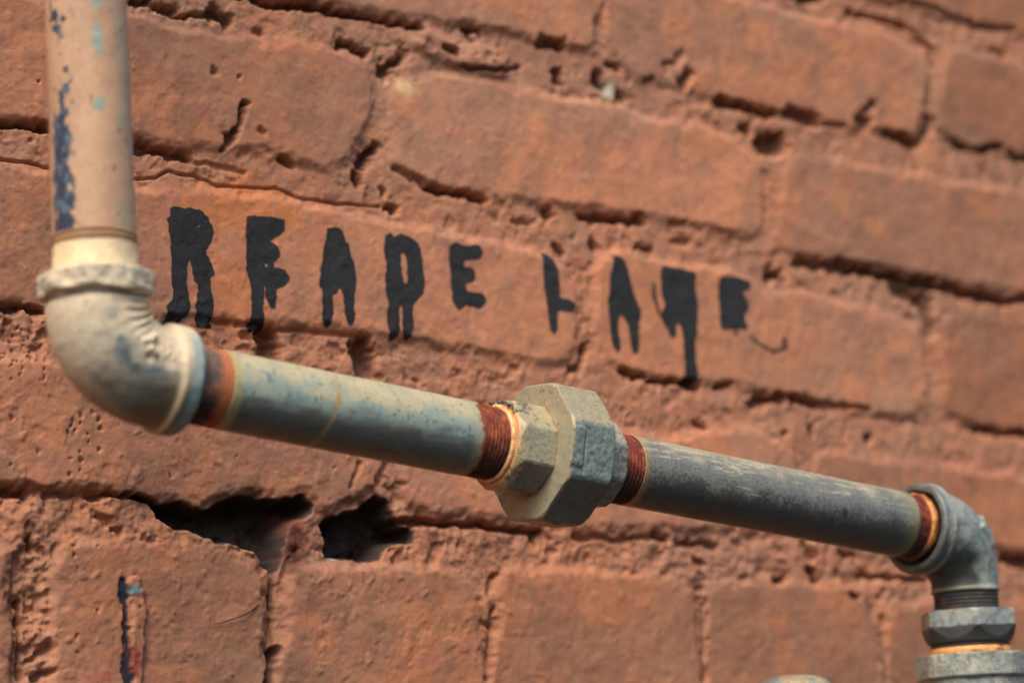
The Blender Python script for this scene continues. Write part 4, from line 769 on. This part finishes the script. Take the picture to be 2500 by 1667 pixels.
dk = lambda seed: (lambda S_, TH, pos: mix(np.array((.055, .055, .055)), np.array((.14, .08, .06)), sst(0, .8, n3p(pos, 2.5, 3, seed))))
def vcam_theta(d2):   # angle in the sweep frame of a downward tube (theta 0 = +x side) for a horizontal direction
    return math.atan2(-d2[1], d2[0])
HEXT = vcam_theta((-.559, -.829)); OCT = vcam_theta((-math.cos(math.radians(45-7))*.98, -math.sin(math.radians(45-7))-.17))
def hx_c(S_, TH, pos):
    B = n3p(pos, 4, 4, 440); C = mix(np.array((.33, .38, .36)), np.array((.42, .43, .36)), sst(-.3, .5, B)); C = mix(C, np.array((.12, .15, .18)), .6*sst(.1, .6, n3p(pos, 2.5, 3, 441)))
    C = mix(C, np.array((.045, .045, .045)), .95*sst(6.8, 7.6, S_+.5*B)); return speck(C, pos, 442, .5)  # shade of the undercut painted into the lower part
bush = sweep('reducer_bush', [zd(-32.4), zd(-46.5)], lambda S_, TH: np.minimum(np.minimum(poly_r(TH, 6, 22.2, HEXT), 20.4+S_*1.4), 18.6+np.clip(14.1-S_, 0, 99)*.52), hx_c, M_metal, run, 300, .35, disp=pdisp(.14, 4, 443), extra_s=(.01, .15), label='hexagonal reducer bush below the far elbow')
sweep('pipe_thread', [zd(-23.6), zd(-33)], lambda S_, TH: 14.3+.3*np.sin(S_*3.6), dk(444), M_rust, bush, 220, .25)
sweep('pipe_thread', [zd(-46), zd(-50.5)], lambda S_, TH: 17.4+.35*np.sin(S_*3.6), dk(445), M_rust, bush, 240, .25)
sweep('sealant_ring', [zd(-48.8), zd(-52.4)], lambda S_, TH: 17.9+.6*np.sin(np.clip(S_/3.4, 0, 1)*math.pi), lambda S_, TH, pos: mix(np.array((.80, .36, .11)), np.array((.35, .09, .03)), sst(.1, .6, n3p(pos, 3, 3, 446)+.4*np.sin(TH*9+S_*3))), M_tape, bush, 240, .25, disp=pdisp(.25, 2.5, 447), label='orange sealant ring')
def cp_c(S_, TH, pos):
    B = n3p(pos, 5, 4, 450); C = mix(np.array((.33, .38, .35)), np.array((.44, .45, .38)), sst(-.3, .5, B)); C = mix(C, np.array((.20, .14, .11)), .5*sst(.1, .6, n3p(pos, 3, 3, 451)))
    C = mix(C, np.array((.55, .66, .62)), .6*sst(.35, .6, n3p(pos, 2.0, 3, 452))*sst(11, 13, S_)); return speck(C, pos, 453, .5, t=.4)
def cp_r(S_, TH):
    rim = np.minimum(poly_r(TH, 8, 25.6, OCT, .98), 23.6+S_*1.6)
    return np.where(S_ < 10.2, rim, np.maximum(22.2, rim-(S_-10.2)*2.2))
sweep('coupling', [zd(-51.8), zd(-86)], cp_r, cp_c, M_metal, run, 300, .4, disp=pdisp(.18, 4, 454), extra_s=(.01, .15), label='wide pale grey coupling at the bottom right')
sweep('vertical_pipe', [zd(-85.6), zd(-420)], lambda S_, TH: np.full(S_.shape, 20.0), lambda S_, TH, pos: mix(np.array((.33, .38, .35)), np.array((.25, .27, .25)), sst(-.3, .5, n3p(pos, 8, 3, 455))), M_metal, run, 120, 2.5)

# --- crumbly dirt caught on top of the union
def lumps(name, pts, rr, mat, parent, label=None, seed=5):
    rg = np.random.RandomState(seed); V = []; Q = []; T = []; base = 0
    nu, nv = 10, 6
    for p, r in zip(pts, rr):
        u = np.linspace(0, 2*np.pi, nu, endpoint=False); v = np.linspace(.25, np.pi-.25, nv); A, B = np.meshgrid(u, v)
        jit = 1+.28*rg.uniform(-1, 1, A.shape)
        sp = np.stack([np.cos(A)*np.sin(B)*rg.uniform(.8, 1.4), np.sin(A)*np.sin(B)*rg.uniform(.8, 1.3), np.cos(B)*rg.uniform(.6, 1)], -1)*jit[..., None]*r+p
        V.append(sp.reshape(-1, 3)); i = np.arange(nu*nv).reshape(nv, nu)+base; j = np.roll(i, -1, 1)
        Q.append(np.stack([i[:-1], i[1:], j[1:], j[:-1]], -1).reshape(-1, 4))
        V.append(np.stack([sp[0].mean(0), sp[-1].mean(0)])); c = base+nu*nv
        T.append(np.stack([i[0], j[0], np.full(nu, c)], -1)); T.append(np.stack([j[-1], i[-1], np.full(nu, c+1)], -1)); base += nu*nv+2
    o = mesh_obj(name, np.concatenate(V), np.concatenate(Q), mat, parent, None, True, np.concatenate(T))
    if label: o['label'] = label
    return o
rg = np.random.RandomState(3); pts = []; rr = []
for i in range(170):
    t = rg.uniform(-14, 52); s = rg.normal(-127.2, 1.1); r0 = 16.6+rg.uniform(-.2, .9)
    a = math.radians(t); pts.append(ap(s)+r0*(math.cos(a)*np.array([math.sin(TILT), 0, math.cos(TILT)])+math.sin(a)*np.array([0, -1, 0]))); rr.append(rg.uniform(.22, .75))
lumps('dirt_crust', pts, rr, M_dirt, uni, 'dark crumbly dirt caught on the rim of the union')

# ------------------------------------------------------------------ curve-like things
def thin_tube(name, pts, rad, mat, nt=8, parent=None, sub=6):
    P = np.asarray(pts, float); out = []
    for i in range(len(P)-1):
        p0, p1, p2, p3 = P[max(i-1, 0)], P[i], P[i+1], P[min(i+2, len(P)-1)]
        for k in range(sub):
            t = k/sub; out.append(.5*((2*p1)+(-p0+p2)*t+(2*p0-5*p1+4*p2-p3)*t*t+(-p0+3*p1-3*p2+p3)*t**3))
    out.append(P[-1]); P = np.array(out); T = np.gradient(P, axis=0); T /= np.linalg.norm(T, axis=1)[:, None]
    n = len(P); up = np.array([.12, .31, .94]); A = np.cross(T, up); A /= np.linalg.norm(A, axis=1)[:, None]; B = np.cross(T, A)
    rad = np.interp(np.linspace(0, 1, n), np.linspace(0, 1, len(rad)), rad)
    th = np.linspace(0, 2*np.pi, nt, endpoint=False)
    V = P[:, None]+rad[:, None, None]*(np.cos(th)[None, :, None]*A[:, None]+np.sin(th)[None, :, None]*B[:, None])
    i = np.arange(n*nt).reshape(n, nt); j = np.roll(i, -1, 1); q = np.stack([i[:-1], i[1:], j[1:], j[:-1]], -1).reshape(-1, 4)
    VV = np.concatenate([V.reshape(-1, 3), P[:1], P[-1:]]); c = n*nt
    T_ = np.concatenate([np.stack([j[0], i[0], np.full(nt, c)][::-1], -1), np.stack([i[-1], j[-1], np.full(nt, c+1)], -1)])
    return VV, q, T_
tw = []
for k, lift in (('twig0', .7), ('twigm', 1.6), ('twig1', .2)):
    x, z = MARKS[k]; tw.append((x, -(float(wall_h(np.array([x]), np.array([z]))[0])+lift), z))
V_, q_, t_ = thin_tube('twig', tw, [.22, .42, .5], M_twig)
tag(mesh_obj('twig', V_, q_, M_twig, None, None, True, t_), 'thin reddish straw lying across a bottom brick under the long pipe', 'twig')
cob = [[(-73.5, -114, 41), (-66, -110, 49), (-56, -107, 54), (-47, -106, 57)], [(-70, -116, 30), (-64, -112, 40), (-55, -109, 42), (-49, -110, 33), (-48, -111, 24)]]
VV, QQ, TT, b0 = [], [], [], 0
for c in cob:
    V_, q_, t_ = thin_tube('s', c, [.03, .045, .03], M_silk, 6); VV.append(V_); QQ.append(q_+b0); TT.append(t_+b0); b0 += len(V_)
tag(mesh_obj('cobweb', np.concatenate(VV), np.concatenate(QQ), M_silk, None, None, True, np.concatenate(TT)), 'two faint stray cobweb threads floating above the union nut', 'cobweb')

# ------------------------------------------------------------------ second fitting just entering the bottom of the frame
def bcol(S_, TH, pos):
    C = mix(np.array((.50, .42, .28)), np.array((.28, .34, .32)), sst(-.2, .4, n3p(pos, 4, 3, 460))); return mix(C, np.array((.60, .30, .12)), .8*sst(.3, .6, n3p(pos, 3, 3, 461)))
BX, BY, BZ = 45.5, -85.0, -62.0
E3 = np.array([(BX, BY, BZ-200), (BX, BY, BZ-30)]+[(BX, BY, BZ-30+t) for t in (2, 4)])
bot = empty('pipe_stub', (BX/1000, BY/1000, (BZ-200)/1000)); tag(bot, 'rounded cream and grey capped pipe top just peeking over the bottom edge', 'pipe')
sweep('end_cap', [np.array([BX, BY, BZ]), np.array([BX, BY, BZ-26.0])], lambda S_, TH: np.sqrt(np.clip(1-(np.clip(9-S_, 0, 9)/9)**2, .02, 1))*10+8+.9*sst(17, 18.5, S_), bcol, M_metal, bot, 160, .4, disp=pdisp(.5, 5, 462))
sweep('vertical_pipe', [np.array([BX, BY, BZ-25.5]), np.array([BX, BY, BZ-380.0])], lambda S_, TH: np.full(S_.shape, 15.0), bcol, M_metal, bot, 100, 2.5)
bpy.context.view_layer.update()
